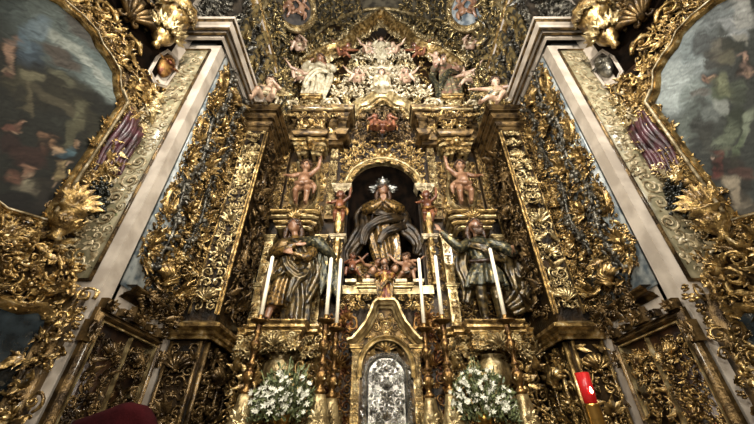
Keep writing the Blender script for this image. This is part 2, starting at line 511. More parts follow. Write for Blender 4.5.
def border(mb, fr, path, size, kinds, seed=0, w=0., step=.8, z=.03, jit=.25, depth=1.):
    rnd = random.Random(seed); P = A(path, float); seg = np.linalg.norm(np.diff(P, axis=0), axis=1); cum = np.concatenate([[0], np.cumsum(seg)])
    s_ = 0.
    while s_ < cum[-1]:
        i = min(len(seg) - 1, int(np.searchsorted(cum, s_, 'right') - 1)); t = (s_ - cum[i]) / seg[i]
        p = P[i] * (1 - t) + P[i + 1] * t; d = (P[i + 1] - P[i]) / seg[i]; nn = A([d[1], -d[0]])
        r = size * rnd.uniform(1 - jit, 1 + jit); o = w + rnd.uniform(-.25, .25) * size
        k = rnd.choice(kinds); rot = math.atan2(d[1], d[0]) + (rnd.uniform(0, 2 * PI) if k in RAND_ROT else -PI / 2 + PI / 2)
        t_ = xf(ALLK[k], rz=rot); v = t_[0] * A([r, r, r * depth]); v = v + A([0, 0, 1])[None] * (v[:, :1] * rnd.uniform(-.3, .3) + v[:, 1:2] * rnd.uniform(-.3, .3))
        q = p + nn * o
        mb.add(fr.pts(v + A([q[0], q[1], z])), t_[1], t_[2])
        s_ += r * step * 2 * .7
def arcpts(cx, cz, r, a0, a1, n=24, rz=None):
    rz = r if rz is None else rz
    return [(cx + r * math.cos(a), cz + rz * math.sin(a)) for a in np.linspace(a0, a1, n)]
STROKES_L=[(-1.86,5.88,0.89,1.92,1.24,-2.39,"2a2c24"),(-1.29,6.25,0.65,0.13,0.08,-0.83,"4a5652"),(-0.98,6.00,0.51,-0.09,-0.02,-0.46,"566461"),(-1.48,6.15,0.31,0.00,0.02,-0.28,"55605a"),(-0.69,5.81,0.23,-0.08,-0.03,-0.22,"6f7d78"),(-1.24,5.95,0.31,0.07,0.01,-0.09,"8b9286"),(-0.80,5.90,0.27,-0.05,-0.00,-0.06,"8f968c"),(-1.16,5.73,0.22,0.02,0.01,-0.13,"4b3f33"),(-1.15,6.36,0.30,-0.01,0.00,-0.18,"4a443c"),(-1.50,5.86,0.10,-0.07,-0.02,-0.21,"5f737c"),(-0.58,5.73,0.11,-0.01,-0.00,-0.11,"7c8880"),(-1.49,5.31,0.05,0.03,0.07,-0.21,"a07a5c"),(-1.40,5.10,0.03,0.05,0.05,-0.09,"7c5440"),(-1.55,5.50,0.03,0.05,0.04,-0.07,"6b5545"),(-1.37,5.45,0.09,0.05,0.05,-0.20,"3d505e"),(-1.48,5.55,0.02,0.08,0.09,-0.10,"4e6470"),(-1.28,5.44,0.05,0.07,0.05,-0.10,"2c3a42"),(-1.07,5.21,0.33,0.15,0.08,-0.32,"262419"),(-1.25,5.06,0.09,0.12,0.08,-0.16,"3f3c28"),(-0.88,5.40,0.23,0.15,0.06,-0.21,"2f2d1e"),(-0.66,5.45,0.20,0.07,0.02,-0.17,"1f2019"),(-1.23,5.22,0.06,0.08,0.04,-0.07,"6a6548"),(-1.03,5.47,0.13,0.03,0.01,-0.06,"57563f"),(-1.13,4.93,0.01,0.03,0.13,-0.20,"5a5238"),(-0.91,5.11,0.27,0.03,0.01,-0.07,"4b4530"),(-0.59,5.18,0.23,-0.16,-0.03,-0.12,"3b3825"),(-0.68,5.11,0.06,0.02,0.04,-0.24,"55533a"),(-1.06,4.53,0.07,0.14,0.03,-0.04,"8a5f45"),(-1.08,4.45,0.04,0.04,0.03,-0.06,"6a3f30"),(-1.02,4.62,0.02,0.03,0.02,-0.03,"a87f60"),(-0.99,4.33,0.07,0.07,0.04,-0.08,"33221c"),(-0.79,4.64,0.08,0.05,0.03,-0.08,"7d5a3c"),(-0.70,4.56,0.02,0.05,0.07,-0.08,"9a7048"),(-0.75,4.47,0.04,0.01,0.02,-0.10,"5b3c2a"),(-0.63,4.55,0.04,0.03,0.03,-0.07,"b08a5c"),(-0.56,4.57,0.04,0.04,0.03,-0.07,"2f4a55"),(-0.55,4.66,0.03,0.03,0.03,-0.06,"41606a"),(-0.52,4.76,0.06,0.00,0.00,-0.06,"8a6a48"),(-0.50,4.34,0.05,0.00,0.02,-0.16,"a58c55"),(-0.50,4.21,0.03,0.02,0.04,-0.12,"7c6b40"),(-0.80,4.27,0.14,0.03,0.03,-0.14,"3a241c"),(-0.79,4.01,0.11,0.02,0.02,-0.09,"6b4632"),(-0.72,4.16,0.03,0.10,0.04,-0.03,"8b6347"),(-0.65,3.98,0.09,0.04,0.03,-0.09,"6f6650"),(-0.68,4.01,0.05,0.04,0.02,-0.04,"8f8668"),(-0.54,4.03,0.12,0.02,0.03,-0.12,"2e2a20"),(-0.67,3.73,0.13,0.09,0.05,-0.10,"1c1a16"),(-0.42,3.90,0.12,0.08,0.05,-0.11,"24201a"),(-0.48,3.72,0.21,0.14,0.03,-0.06,"17150f"),(-0.62,4.86,0.05,0.00,0.02,-0.26,"4f4c34"),(-0.49,5.09,0.10,0.03,0.03,-0.25,"2b2a1e"),(-1.22,4.91,0.03,0.04,0.06,-0.11,"2b2a20"),(-0.35,4.49,0.06,0.00,0.02,-0.28,"2a2a20")]
STROKES_R=[(-0.93,5.18,-1.32,-1.63,1.23,-2.46,"3b3f3a"),(-0.88,5.91,-0.12,-0.39,0.45,-0.48,"7d8888"),(-0.67,5.73,-0.10,-0.22,0.22,-0.28,"8d9896"),(-0.79,5.35,-0.13,-0.16,0.14,-0.29,"68736f"),(-1.05,6.13,-0.10,-0.16,0.08,-0.17,"6c7879"),(-1.48,6.28,-0.20,-0.15,0.05,-0.20,"6b7374"),(-1.62,6.02,-0.08,-0.06,0.08,-0.28,"9a9c96"),(-1.46,5.92,-0.02,-0.24,0.05,-0.04,"84898a"),(-1.19,6.03,-0.09,-0.10,0.08,-0.23,"3c3f3e"),(-1.13,5.72,-0.06,-0.14,0.07,-0.10,"35342f"),(-1.26,5.79,-0.03,-0.12,0.10,-0.11,"5b574a"),(-1.35,5.70,-0.00,-0.18,0.05,-0.02,"33352c"),(-1.44,5.73,0.01,-0.15,0.03,-0.00,"7f7e73"),(-1.24,5.59,-0.05,-0.07,0.05,-0.10,"55523f"),(-0.98,5.53,-0.03,-0.05,0.03,-0.06,"a37a62"),(-1.00,5.42,-0.02,-0.13,0.06,-0.05,"7b5a48"),(-0.85,5.42,-0.06,-0.07,0.03,-0.07,"4c4640"),(-0.98,5.28,-0.07,-0.03,0.04,-0.17,"47503a"),(-1.06,5.26,-0.05,-0.02,0.05,-0.20,"6a6f50"),(-1.27,5.29,-0.04,-0.06,0.07,-0.14,"7f6455"),(-1.36,5.42,-0.03,-0.04,0.04,-0.07,"a07c68"),(-1.09,5.08,-0.06,-0.08,0.07,-0.14,"3f4638"),(-0.80,5.24,-0.05,-0.12,0.05,-0.05,"3b3f3b"),(-0.63,5.14,-0.11,-0.04,0.05,-0.21,"4c544f"),(-0.50,4.99,-0.10,-0.03,0.05,-0.24,"59625b"),(-0.64,4.93,-0.07,-0.03,0.07,-0.25,"2f302c"),(-0.80,5.04,-0.07,-0.08,0.05,-0.10,"5d6460"),(-0.90,5.02,-0.05,-0.00,0.02,-0.17,"7c827b"),(-0.90,4.75,-0.04,-0.10,0.14,-0.15,"2d3426"),(-0.76,4.63,-0.03,-0.06,0.15,-0.17,"5b6450"),(-0.93,4.63,-0.02,-0.04,0.14,-0.18,"76806a"),(-0.78,4.45,-0.02,-0.04,0.13,-0.16,"525f45"),(-0.56,4.48,-0.05,-0.04,0.06,-0.12,"6b3a30"),(-0.52,4.32,-0.07,-0.01,0.03,-0.15,"5e2a24"),(-0.54,4.53,-0.02,-0.02,0.03,-0.07,"a28a78"),(-0.65,4.32,-0.08,-0.07,0.06,-0.11,"2a241f"),(-0.66,4.16,-0.04,-0.09,0.05,-0.06,"4e352c"),(-0.52,4.07,-0.07,-0.01,0.03,-0.14,"93856c"),(-0.51,3.91,-0.09,0.01,0.01,-0.11,"7d705a"),(-0.41,3.98,-0.04,0.01,0.02,-0.17,"3d362c"),(-0.61,3.98,-0.04,-0.03,0.06,-0.12,"2c2a24"),(-0.50,3.71,-0.08,-0.05,0.06,-0.12,"4a4438"),(-0.59,4.71,-0.06,-0.01,0.03,-0.17,"3a3c36"),(-0.48,4.72,-0.08,-0.00,0.02,-0.20,"2f3230")]
# ------------------------------------------------------------------ figures
def headmap(t, c, k, yaw=0., pitch=0., roll=0.):
    """template with face +z / top +y to figure space (x right, z up, face -y)"""
    v = t[0] * k
    R = Matrix.Rotation(yaw, 3, 'Z') @ Matrix.Rotation(pitch, 3, 'X') @ Matrix.Rotation(roll, 3, 'Y')
    w = np.stack([v[:, 0], -v[:, 2], v[:, 1]], 1) @ A(R).T
    return (w + A(c), t[1], t[2])
def capsule(P, R, n=8):
    """tapered limb with round joints"""
    P = [A(p, float) for p in P]; R = list(np.broadcast_to(R, (len(P),)))
    parts = []
    for p, r in zip(P, R): parts.append(xf(SPH, p, k=r))
    for i in range(len(P) - 1):
        parts.append(tube([P[i], P[i] * .5 + P[i + 1] * .5, P[i + 1]], [R[i], (R[i] + R[i + 1]) / 2 * 1.02, R[i + 1]], n))
    return join(*parts)
def smoothpath(P, k=4):
    P = [A(p, float) for p in P]; out = []
    for i in range(len(P) - 1):
        p0 = P[max(0, i - 1)]; p1 = P[i]; p2 = P[i + 1]; p3 = P[min(len(P) - 1, i + 2)]
        for j in range(k):
            t = j / k
            out.append(.5 * ((2 * p1) + (-p0 + p2) * t + (2 * p0 - 5 * p1 + 4 * p2 - p3) * t * t + (-p0 + 3 * p1 - 3 * p2 + p3) * t ** 3))
    out.append(P[-1]); return A(out)
def strand(P, R, k=4, n=8):
    Q = smoothpath(P, k); r = np.interp(np.linspace(0, 1, len(Q)), np.linspace(0, 1, len(P)), list(np.broadcast_to(R, (len(P),))))
    return tube(Q, r, n)
def robe(rings, n=56, k=9, seed=0, amp=1., twist=.6):
    """rings: (z, cx, cy, rx, ry, fold)"""
    rnd = random.Random(seed); ph = [rnd.uniform(0, 6.28) for _ in range(6)]
    Z = A([r[0] for r in rings]); m = 26
    zz = np.linspace(0, 1, m); idx = np.linspace(0, 1, len(rings))
    par = [np.interp(zz, idx, [r[q] for r in rings]) for q in range(6)]
    th = np.arange(n) / n * 2 * PI; V = []
    for i in range(m):
        z, cx, cy, rx, ry, f = [p[i] for p in par]
        u = 1 - i / m
        fo = np.cos(k * th + ph[0] + twist * 3 * u) * .55 + np.cos((k * 2 - 3) * th + ph[1] - twist * 5 * u) * .28 + np.cos(4 * th + ph[2] + twist * 4 * u) * .35
        fo = np.sign(fo) * np.abs(fo) ** .6 * 1.25
        r = 1 + f * amp * fo
        V.append(np.stack([cx + rx * r * np.cos(th), cy + ry * r * np.sin(th), np.full(n, z)], 1))
    V = np.concatenate(V); F = grid_faces(m, n, True)
    a = len(V); V = np.concatenate([V, [[par[1][0], par[2][0], par[0][0]]], [[par[1][-1], par[2][-1], par[0][-1]]]])
    j = np.arange(n); kx = (j + 1) % n; b = (m - 1) * n
    return (V, F, np.concatenate([np.stack([np.full(n, a), kx, j], 1), np.stack([np.full(n, a + 1), b + j, b + kx], 1)]))
def hand_t(p, d, up=(0, -1, 0), k=1., side=1, curl=.5):
    """palm, four unequal bent fingers and a thumb leaving the side of the palm; d = direction the fingers point"""
    p = A(p, float); d = A(d, float); d /= np.linalg.norm(d); u = A(up, float); s_ = np.cross(d, u); s_ /= np.linalg.norm(s_) + 1e-9; u = np.cross(s_, d)
    parts = [(SPH[0] @ np.stack([s_ * .042 * k, d * .05 * k, u * .018 * k]) + p + d * .04 * k, SPH[1], SPH[2])]
    for j, (off, L) in enumerate(((-.03, .07), (-.01, .085), (.01, .08), (.03, .062))):
        b = p + d * .075 * k + s_ * off * k
        m_ = b + (d * .55 - u * .2 * curl) * L * k; e = m_ + (d * .4 - u * .5 * curl) * L * k
        parts.append(capsule([b, m_, e], [.0105 * k, .0095 * k, .008 * k], 6))
    b = p + d * .02 * k - s_ * side * .035 * k
    parts.append(capsule([b, b + (d * .03 - s_ * side * .03) * k, b + (d * .06 - s_ * side * .035 - u * .01) * k], [.013 * k, .012 * k, .01 * k], 6))
    return join(*parts)

def cloth(P, R, m=4):
    """bunch of parallel folds along a path: reads as gathered cloth"""
    P = A(P, float); R = A(list(np.broadcast_to(R, (len(P),))), float); Q = smoothpath(P, 5); r = np.interp(np.linspace(0, 1, len(Q)), np.linspace(0, 1, len(P)), R)
    T = np.gradient(Q, axis=0); T /= np.linalg.norm(T, axis=1)[:, None] + 1e-9
    S = np.cross(T, A([0, -1., 0])); S /= np.linalg.norm(S, axis=1)[:, None] + 1e-9
    out = []
    for j in range(m):
        o = (j - (m - 1) / 2) / (m - 1) * 2.0; wv = np.sin(np.linspace(0, 4 + j, len(Q)) + j * 2.1) * .25
        C = Q + S * (r * (o + wv))[:, None] + A([0, -1., 0]) * (r * (.25 if j % 2 else -.15))[:, None]
        out.append(tube(C, r * .42, 8))
    Z = Q + A([0, .35, 0]) * r[:, None]; out.append(tube(Z, r * .75, 8))
    return join(*out)
class Fig:
    def __init__(s): s.P = []
    def add(s, t, tg=0): s.P.append((t, tg)); return s
    def build(s, voxel=.014, smooth=2):
        mb = MB(); tags = []
        for t, tg in s.P:
            mb.add(t[0], t[1], t[2]); tags += [tg] * len(t[0])
        me = mesh_from(mb, 'tmp', [])
        o = bpy.data.objects.new('tmp', me); COL.objects.link(o)
        md = o.modifiers.new('r', 'REMESH'); md.mode = 'VOXEL'; md.voxel_size = voxel
        if smooth:
            sm = o.modifiers.new('s', 'SMOOTH'); sm.iterations = smooth; sm.factor = .4
        dg = bpy.context.evaluated_depsgraph_get()
        ev = o.evaluated_get(dg); m2 = ev.to_mesh()
        V = np.zeros(len(m2.vertices) * 3, np.float32); m2.vertices.foreach_get('co', V); V = V.reshape(-1, 3).astype(float)
        npol = len(m2.polygons); lt = np.zeros(npol, np.int32); m2.polygons.foreach_get('loop_total', lt)
        li = np.zeros(len(m2.loops), np.int32); m2.loops.foreach_get('vertex_index', li)
        ls = np.zeros(npol, np.int32); m2.polygons.foreach_get('loop_start', ls)
        ev.to_mesh_clear()
        q = lt == 4; F4 = li[ls[q][:, None] + np.arange(4)[None]]
        t3 = lt == 3; F3 = li[ls[t3][:, None] + np.arange(3)[None]] if t3.any() else E3
        bpy.data.objects.remove(o); bpy.data.meshes.remove(me)
        src = np.concatenate(mb.V); kd = KDTree(len(src))
        for i, c in enumerate(src): kd.insert(c, i)
        kd.balance()
        tags = A(tags)
        if tags.max() > 0:
            vt = A([tags[kd.find(c)[1]] for c in V]); ft = vt[F4[:, 0]]
        else: ft = np.zeros(len(F4), int)
        s.res = (V, F4, F3, ft); return s
    def into(s, mb, O=(0, 0, 0), k=1., rz=0., mx=False, rx=0., ry=0., off=0):
        V, F4, F3, ft = s.res
        v = V * k
        if mx: v = v * A([-1, 1, 1])
        R = A(Matrix.Rotation(rz, 3, 'Z') @ Matrix.Rotation(ry, 3, 'Y') @ Matrix.Rotation(rx, 3, 'X'))
        v = v @ R.T + A(O)
        F = F4[:, ::-1] if mx else F4
        base = mb.n; mb.V.append(v); mb.n += len(v)
        for tg in np.unique(ft): mb.F.append((F[ft == tg] + base, int(tg) + off))
        if len(F3): mb.F.append(((F3[:, ::-1] if mx else F3) + base, off))
        return s
def tmap(t, O, k=1., rz=0., mx=False, rx=0., ry=0.):
    v = t[0] * k
    if mx: v = v * A([-1, 1, 1])
    R = A(Matrix.Rotation(rz, 3, 'Z') @ Matrix.Rotation(ry, 3, 'Y') @ Matrix.Rotation(rx, 3, 'X'))
    return (v @ R.T + A(O), t[1][:, ::-1] if mx else t[1], (t[2][:, ::-1] if mx and len(t[2]) else t[2]))

EYE = join(xf(SPHL, (.31, .06, .78), k=.13), xf(SPHL, (-.31, .06, .78), k=.13), xf(SPHL, (.08, -.47, .82), k=.09), xf(SPHL, (-.08, -.47, .82), k=.09), capsule([(.18, .22, .86), (.44, .2, .74)], .045, 6), capsule([(-.18, .22, .86), (-.44, .2, .74)], .045, 6))
def putto(arms=((.13, 0, .8, .3, -.05, .95, .33, -.08, 1.2), (-.13, 0, .8, -.3, -.05, .7, -.35, -.2, .6)), legs=((.09, .0, .42, .13, -.1, .22, .1, .02, .0), (-.09, .0, .42, -.12, -.12, .24, -.12, .05, .03)),
          head=(0, -.02, 1.03), yaw=0., pitch=.3, cloth=True, voxel=.016):
    f = Fig()
    f.add(join(tmap(SPH, (0, 0, .5)), ) if 0 else xf(SPH, (0, -.02, .5), k=.135), 0)
    f.add(capsule([(0, -.01, .48), (0, -.03, .6), (0, 0, .74)], [.13, .135, .12], 10), 0)
    f.add(capsule([(-.1, 0, .78), (.1, 0, .78)], [.07, .07]), 0)
    f.add(capsule([(0, 0, .8), (head[0] * .6, head[1] * .6, head[2] - .1)], [.06, .055]), 0)
    f.add(headmap(HEAD, head, .135, yaw, pitch), 0)
    for a in arms:
        p = [a[0:3], a[3:6], a[6:9]]
        f.add(capsule(p, [.062, .05, .036]), 0)
        d = A(p[2]) - A(p[1]); f.add(hand_t(p[2], d, (0, -1, .1), .85, 1 if a[0] > 0 else -1), 0)
    for a in legs:
        p = [a[0:3], a[3:6], a[6:9]]
        f.add(capsule(p, [.092, .07, .045]), 0)
        q = A(p[2]); f.add(capsule([q, q + A([0, -.09, -.01])], [.042, .03]), 0)
    if cloth:
        f.add(strand([(-.17, -.05, .5), (-.02, -.16, .42), (.15, -.1, .5), (.19, .06, .58)], [.05, .06, .05, .04]), 1)
        f.add(strand([(.17, 0, .55), (.26, -.02, .42), (.24, .02, .25)], [.05, .06, .02]), 1)
    f.build(voxel, 2); f.head = head; f.yaw = yaw; f.pitch = pitch
    return f
def put_putto(name, f, O, k, label, cat='cherub', rz=0., mx=False, rx=0., ry=0., mats=('skin', 'gold'), wings=None, group=None, hair='hair', mirror=False):
    b = A(O); bm = b * A([-1, 1, 1]) if mirror else b
    t = thing(name, label, cat, tuple(bm), group)
    mb = MB(); f.into(mb, b, k, rz, mx, rx, ry)
    obj('body', mb, list(mats), t, mirror=mirror)
    mb = MB(); h = tmap(headmap(HAIR, f.head, .14, f.yaw, f.pitch), b, k, rz, mx, rx, ry); mb.add(*h)
    obj('hair', mb, hair, t, mirror=mirror)
    mb = MB(); h = tmap(headmap(EYE, f.head, .135, f.yaw, f.pitch), b, k, rz, mx, rx, ry); mb.add(*h)
    obj('eyes', mb, 'hair', t, mirror=mirror)
    if wings:
        for sx in (1, -1):
            mb = MB(); w = headmap(WING, (0, .1, .78), .42 * wings)
            if sx < 0: w = (w[0] * A([-1, 1, 1]), w[1][:, ::-1], w[2][:, ::-1])
            mb.add(*tmap(w, b, k, rz, mx, rx, ry)); obj('wing', mb, 'gold_b', t, mirror=mirror)
    return t
PUT_A = putto()
PUT_B = putto(arms=((.13, 0, .8, .28, -.12, .72, .12, -.28, .75), (-.13, 0, .8, -.33, -.02, .88, -.5, -.08, 1.05)),
              legs=((.09, 0, .42, .2, -.26, .42, .22, -.28, .15), (-.09, 0, .42, -.16, -.28, .36, -.3, -.1, .2)), yaw=.3)
PUT_C = putto(arms=((.13, 0, .8, .38, -.02, .85, .6, -.1, .8), (-.13, 0, .8, -.33, -.1, .68, -.5, -.25, .7)),
              legs=((.09, .02, .42, .3, -.1, .4, .5, .0, .35), (-.09, 0, .42, -.02, -.25, .3, .15, -.1, .12)), yaw=-.35, pitch=.1)

def arm(f, P, R, tg, htg, up=(0, -1, 0), side=1, k=1., d=None, curl=.5):
    f.add(strand(P, R, 5, 10), tg)
    for p, r in zip(P, R): f.add(xf(SPH, p, k=r * .98), tg)
    e = A(P[-1]); dd = (e - A(P[-2])) if d is None else A(d, float); dd = dd / np.linalg.norm(dd)
    f.add(capsule([e - dd * .03, e + dd * .07], [.036 * k, .028 * k]), htg)
    f.add(hand_t(e + dd * .06, dd, up, k, side, curl), htg)

# tags: 0 robe, 1 flesh, 2 mantle, 3 second cloth, 4 hair
def fig_saint_left():
    """archangel looking out over its left shoulder, arms gathered at the breast, striding"""
    f = Fig()
    f.add(robe([(.28, -.12, .02, .27, .2, .17), (.55, -.1, .0, .25, .2, .17), (.85, -.05, -.02, .22, .18, .13), (1.05, -.02, 0, .18, .15, .08), (1.2, 0, 0, .16, .13, .05), (1.42, .0, 0, .21, .14, .05), (1.55, .0, .01, .17, .12, .02), (1.62, 0, 0, .07, .07, 0)], seed=1, k=8), 0)
    f.add(robe([(.03, .2, .0, .2, .16, .2), (.35, .2, .0, .2, .17, .2), (.75, .14, .0, .2, .17, .15), (1.0, .08, 0, .15, .13, .1)], seed=5, k=6), 2)
    f.add(capsule([(0, 0, 1.58), (-.03, -.02, 1.7)], [.062, .058]), 1)
    f.add(headmap(HEAD, (-.05, -.04, 1.82), .14, -.3, .5, .12), 1)
    arm(f, [(-.2, .0, 1.5), (-.33, -.06, 1.27), (-.12, -.22, 1.22), (.06, -.26, 1.3)], [.09, .1, .075, .05], 0, 1, d=(1, -.1, .15))
    arm(f, [(.2, 0, 1.5), (.36, -.06, 1.3), (.3, -.2, 1.1), (.12, -.27, 1.12)], [.09, .1, .08, .05], 0, 1, side=-1, d=(-1, -.1, .3))
    for q, (P, R) in enumerate([
        ([(-.22, -.02, 1.52), (0, -.19, 1.42), (.2, -.16, 1.25), (.3, -.1, .95), (.22, -.2, .75), (.0, -.24, .9), (-.1, -.22, 1.1)], [.05, .06, .07, .09, .08, .06, .04]),
        ([(.22, .02, 1.5), (.36, .02, 1.2), (.42, .0, .9), (.36, -.04, .6), (.3, -.06, .35)], [.07, .1, .11, .1, .05]),
        ([(.3, -.12, .95), (.16, -.24, .6), (.1, -.22, .3)], [.06, .06, .03]), ([(.1, -.2, 1.0), (-.1, -.22, .8), (-.25, -.14, .7)], [.05, .06, .04])]):
        f.add(cloth(P, R), 2)
    f.add(capsule([(-.2, -.06, .35), (-.22, -.08, .12)], [.07, .05]), 1); f.add(capsule([(-.22, -.06, .06), (-.24, -.22, .05)], [.055, .045]), 3)
    f.add(capsule([(.16, -.08, .06), (.2, -.24, .05)], [.055, .045]), 3)
    f.build(.014); f.head = (-.05, -.04, 1.82); f.hr = (-.3, .5, .12); return f
def fig_saint_right():
    """bearded saint in tunic and boots, head thrown back, right hand raised to the side, cloak blowing out"""
    f = Fig()
    f.add(robe([(.62, -.02, .0, .34, .24, .2), (.85, 0, -.02, .29, .22, .16), (1.05, .0, 0, .2, .16, .08), (1.15, 0, 0, .17, .14, .05), (1.4, .0, 0, .23, .15, .05), (1.55, .0, .01, .18, .12, .02), (1.62, 0, 0, .07, .07, 0)], seed=3, k=9), 0)
    f.add(capsule([(-.02, 0, 1.58), (-.03, -.05, 1.68)], [.066, .06]), 1)
    f.add(headmap(HEAD, (-.04, -.07, 1.8), .14, -.5, .15, .1), 1)
    for a in range(5): f.add(strand([(-.1 + a * .03, -.15, 1.75), (-.1 + a * .03, -.19, 1.66), (-.08 + a * .025, -.17, 1.58)], [.03, .032, .012]), 4)
    arm(f, [(-.2, 0, 1.5), (-.38, -.08, 1.36), (-.56, -.12, 1.5), (-.68, -.15, 1.62)], [.09, .1, .08, .05], 0, 1, d=(-.6, -.1, 1), curl=.2)
    arm(f, [(.2, 0, 1.5), (.42, -.04, 1.38), (.5, -.16, 1.2), (.46, -.28, 1.14)], [.09, .1, .08, .05], 0, 1, side=-1, d=(-.4, -1, .1))
    for P, R in [([(.15, .06, 1.55), (.38, .1, 1.4), (.55, .08, 1.1), (.62, .05, .75), (.5, .05, .45), (.3, .08, .3)], [.07, .12, .15, .16, .15, .08]),
                 ([(.5, .02, 1.2), (.42, -.04, .9), (.46, -.04, .6)], [.06, .08, .05]), ([(-.2, .05, 1.5), (-.34, .1, 1.1), (-.3, .1, .7), (-.36, .1, .4)], [.06, .09, .1, .05]),
                 ([(-.22, -.05, 1.45), (-.02, -.2, 1.3), (.2, -.16, 1.12), (.34, -.1, 1.1)], [.05, .06, .06, .05])]:
        f.add(cloth(P, R), 2)
    f.add(strand([(-.25, -.08, 1.08), (0, -.2, 1.04), (.25, -.08, 1.08)], [.035, .04, .035]), 3)
    f.add(capsule([(-.12, 0, .75), (-.16, -.1, .42), (-.14, -.02, .1)], [.11, .09, .06]), 2)
    f.add(capsule([(.12, 0, .75), (.1, -.08, .42), (.12, 0, .1)], [.11, .09, .06]), 2)
    for x in (-.14, .12): f.add(capsule([(x, .0, .06), (x - .02, -.18, .05)], [.06, .045]), 3)
    f.build(.014); f.head = (-.04, -.07, 1.8); f.hr = (-.5, .15, .1); return f
def fig_virgin():
    """crowned Madonna, hands joined, head slightly bowed, great swirling mantle narrowing to her feet"""
    f = Fig()
    f.add(robe([(.02, .1, .0, .22, .18, .2), (.25, .06, .0, .27, .2, .2), (.6, .0, .0, .31, .23, .18), (.9, -.02, -.02, .27, .22, .14), (1.1, -.02, 0, .2, .17, .08), (1.25, 0, 0, .17, .14, .05), (1.45, .0, 0, .23, .16, .05), (1.58, .0, .01, .18, .12, .02), (1.65, 0, 0, .07, .07, 0)], seed=7, k=9, twist=1.2), 0)
    f.add(capsule([(0, 0, 1.6), (0, -.03, 1.72)], [.055, .052]), 1)
    f.add(headmap(HEAD, (0, -.05, 1.84), .13, .1, .5, 0), 1)
    arm(f, [(-.21, 0, 1.5), (-.36, -.08, 1.3), (-.22, -.24, 1.22), (-.05, -.3, 1.33)], [.1, .12, .09, .05], 0, 1, d=(.5, -.2, 1), curl=.1)
    arm(f, [(.21, 0, 1.5), (.36, -.08, 1.3), (.22, -.24, 1.22), (.05, -.3, 1.33)], [.1, .12, .09, .05], 0, 1, side=-1, d=(-.5, -.2, 1), curl=.1)
    for P, R in [([(-.25, .05, 1.5), (-.42, .05, 1.2), (-.4, .02, .85), (-.55, .0, .55), (-.7, .05, .25), (-.6, .1, .05)], [.09, .13, .14, .15, .13, .05]),
                 ([(.25, .05, 1.5), (.43, .05, 1.2), (.45, .0, .9), (.6, .0, .7), (.72, .0, .45), (.66, .05, .25)], [.09, .13, .15, .16, .12, .05]),
                 ([(.4, 0, 1.15), (.2, -.25, .95), (-.1, -.28, .85), (-.35, -.18, .7), (-.42, -.1, .4)], [.07, .08, .08, .08, .04]),
                 ([(.45, -.05, .9), (.28, -.22, .72), (.05, -.27, .6), (-.1, -.25, .35)], [.06, .07, .07, .03]),
                 ([(-.3, 0, 1.3), (-.1, -.24, 1.1), (.15, -.22, 1.0), (.35, -.1, 1.02)], [.05, .06, .06, .05])]:
        f.add(cloth(P, R), 2)
    f.build(.015); f.head = (0, -.05, 1.84); f.hr = (.1, .5, 0); return f
def fig_standing(seed, child=False, lean=0., hood=False):
    f = Fig(); l = lean
    f.add(robe([(.02, l * .2, 0, .25, .2, .22), (.4, l * .3, 0, .22, .18, .2), (.85, l * .6, 0, .2, .16, .14), (1.1, l * .8, 0, .19, .15, .08), (1.25, l, 0, .17, .13, .05), (1.45, l, 0, .22, .15, .05), (1.58, l, .01, .17, .12, .02), (1.64, l, 0, .07, .07, 0)], seed=seed, k=8, twist=1.), 0)
    f.add(capsule([(l, 0, 1.58), (l, -.04, 1.7)], [.058, .054]), 1)
    f.add(headmap(HEAD, (l, -.06, 1.82), .12, -.4 if seed % 2 else .4, .4, 0), 1)
    if child:
        arm(f, [(l - .2, 0, 1.5), (l - .34, -.08, 1.28), (l - .3, -.26, 1.2)], [.09, .1, .06], 0, 1, d=(.2, -1, .2))
        f.add(capsule([(l - .3, -.26, 1.32), (l - .28, -.26, 1.5)], [.1, .09]), 1); f.add(headmap(HEAD, (l - .27, -.28, 1.68), .095, .5, 0, 0), 1)
        f.add(capsule([(l - .3, -.28, 1.3), (l - .18, -.38, 1.2), (l - .2, -.38, 1.05)], [.06, .05, .035]), 1)
        f.add(capsule([(l - .26, -.3, 1.5), (l - .4, -.36, 1.5), (l - .48, -.36, 1.6)], [.04, .034, .028]), 1)
    else:
        arm(f, [(l - .2, 0, 1.5), (l - .38, -.08, 1.3), (l - .24, -.26, 1.28)], [.1, .12, .06], 0, 1, d=(.6, -.4, .3))
    arm(f, [(l + .2, 0, 1.5), (l + .4, -.06, 1.3), (l + .3, -.24, 1.12)], [.1, .12, .06], 0, 1, side=-1, d=(-.6, -.6, .1))
    for P, R in [([(l - .22, .05, 1.5), (l - .36, .05, 1.1), (-.3, .0, .6), (-.34, .0, .15)], [.06, .075, .07, .03]), ([(l + .22, .05, 1.5), (l + .34, .05, 1.1), (.3, .0, .6), (.26, .0, .15)], [.06, .075, .075, .03]),
                 ([(l + .3, -.1, 1.1), (.05, -.25, .9), (-.2, -.2, .6), (-.25, -.15, .3)], [.06, .07, .07, .03])]:
        f.add(cloth(P, R), 2)
    if hood:
        f.add(strand([(l - .13, .02, 1.62), (l - .13, .0, 1.85), (l, .0, 1.98), (l + .13, .0, 1.85), (l + .13, .02, 1.62)], [.05, .05, .06, .05, .05]), 2)
    f.build(.016); f.head = (l, -.06, 1.82); f.hr = (-.4 if seed % 2 else .4, .4, 0); return f
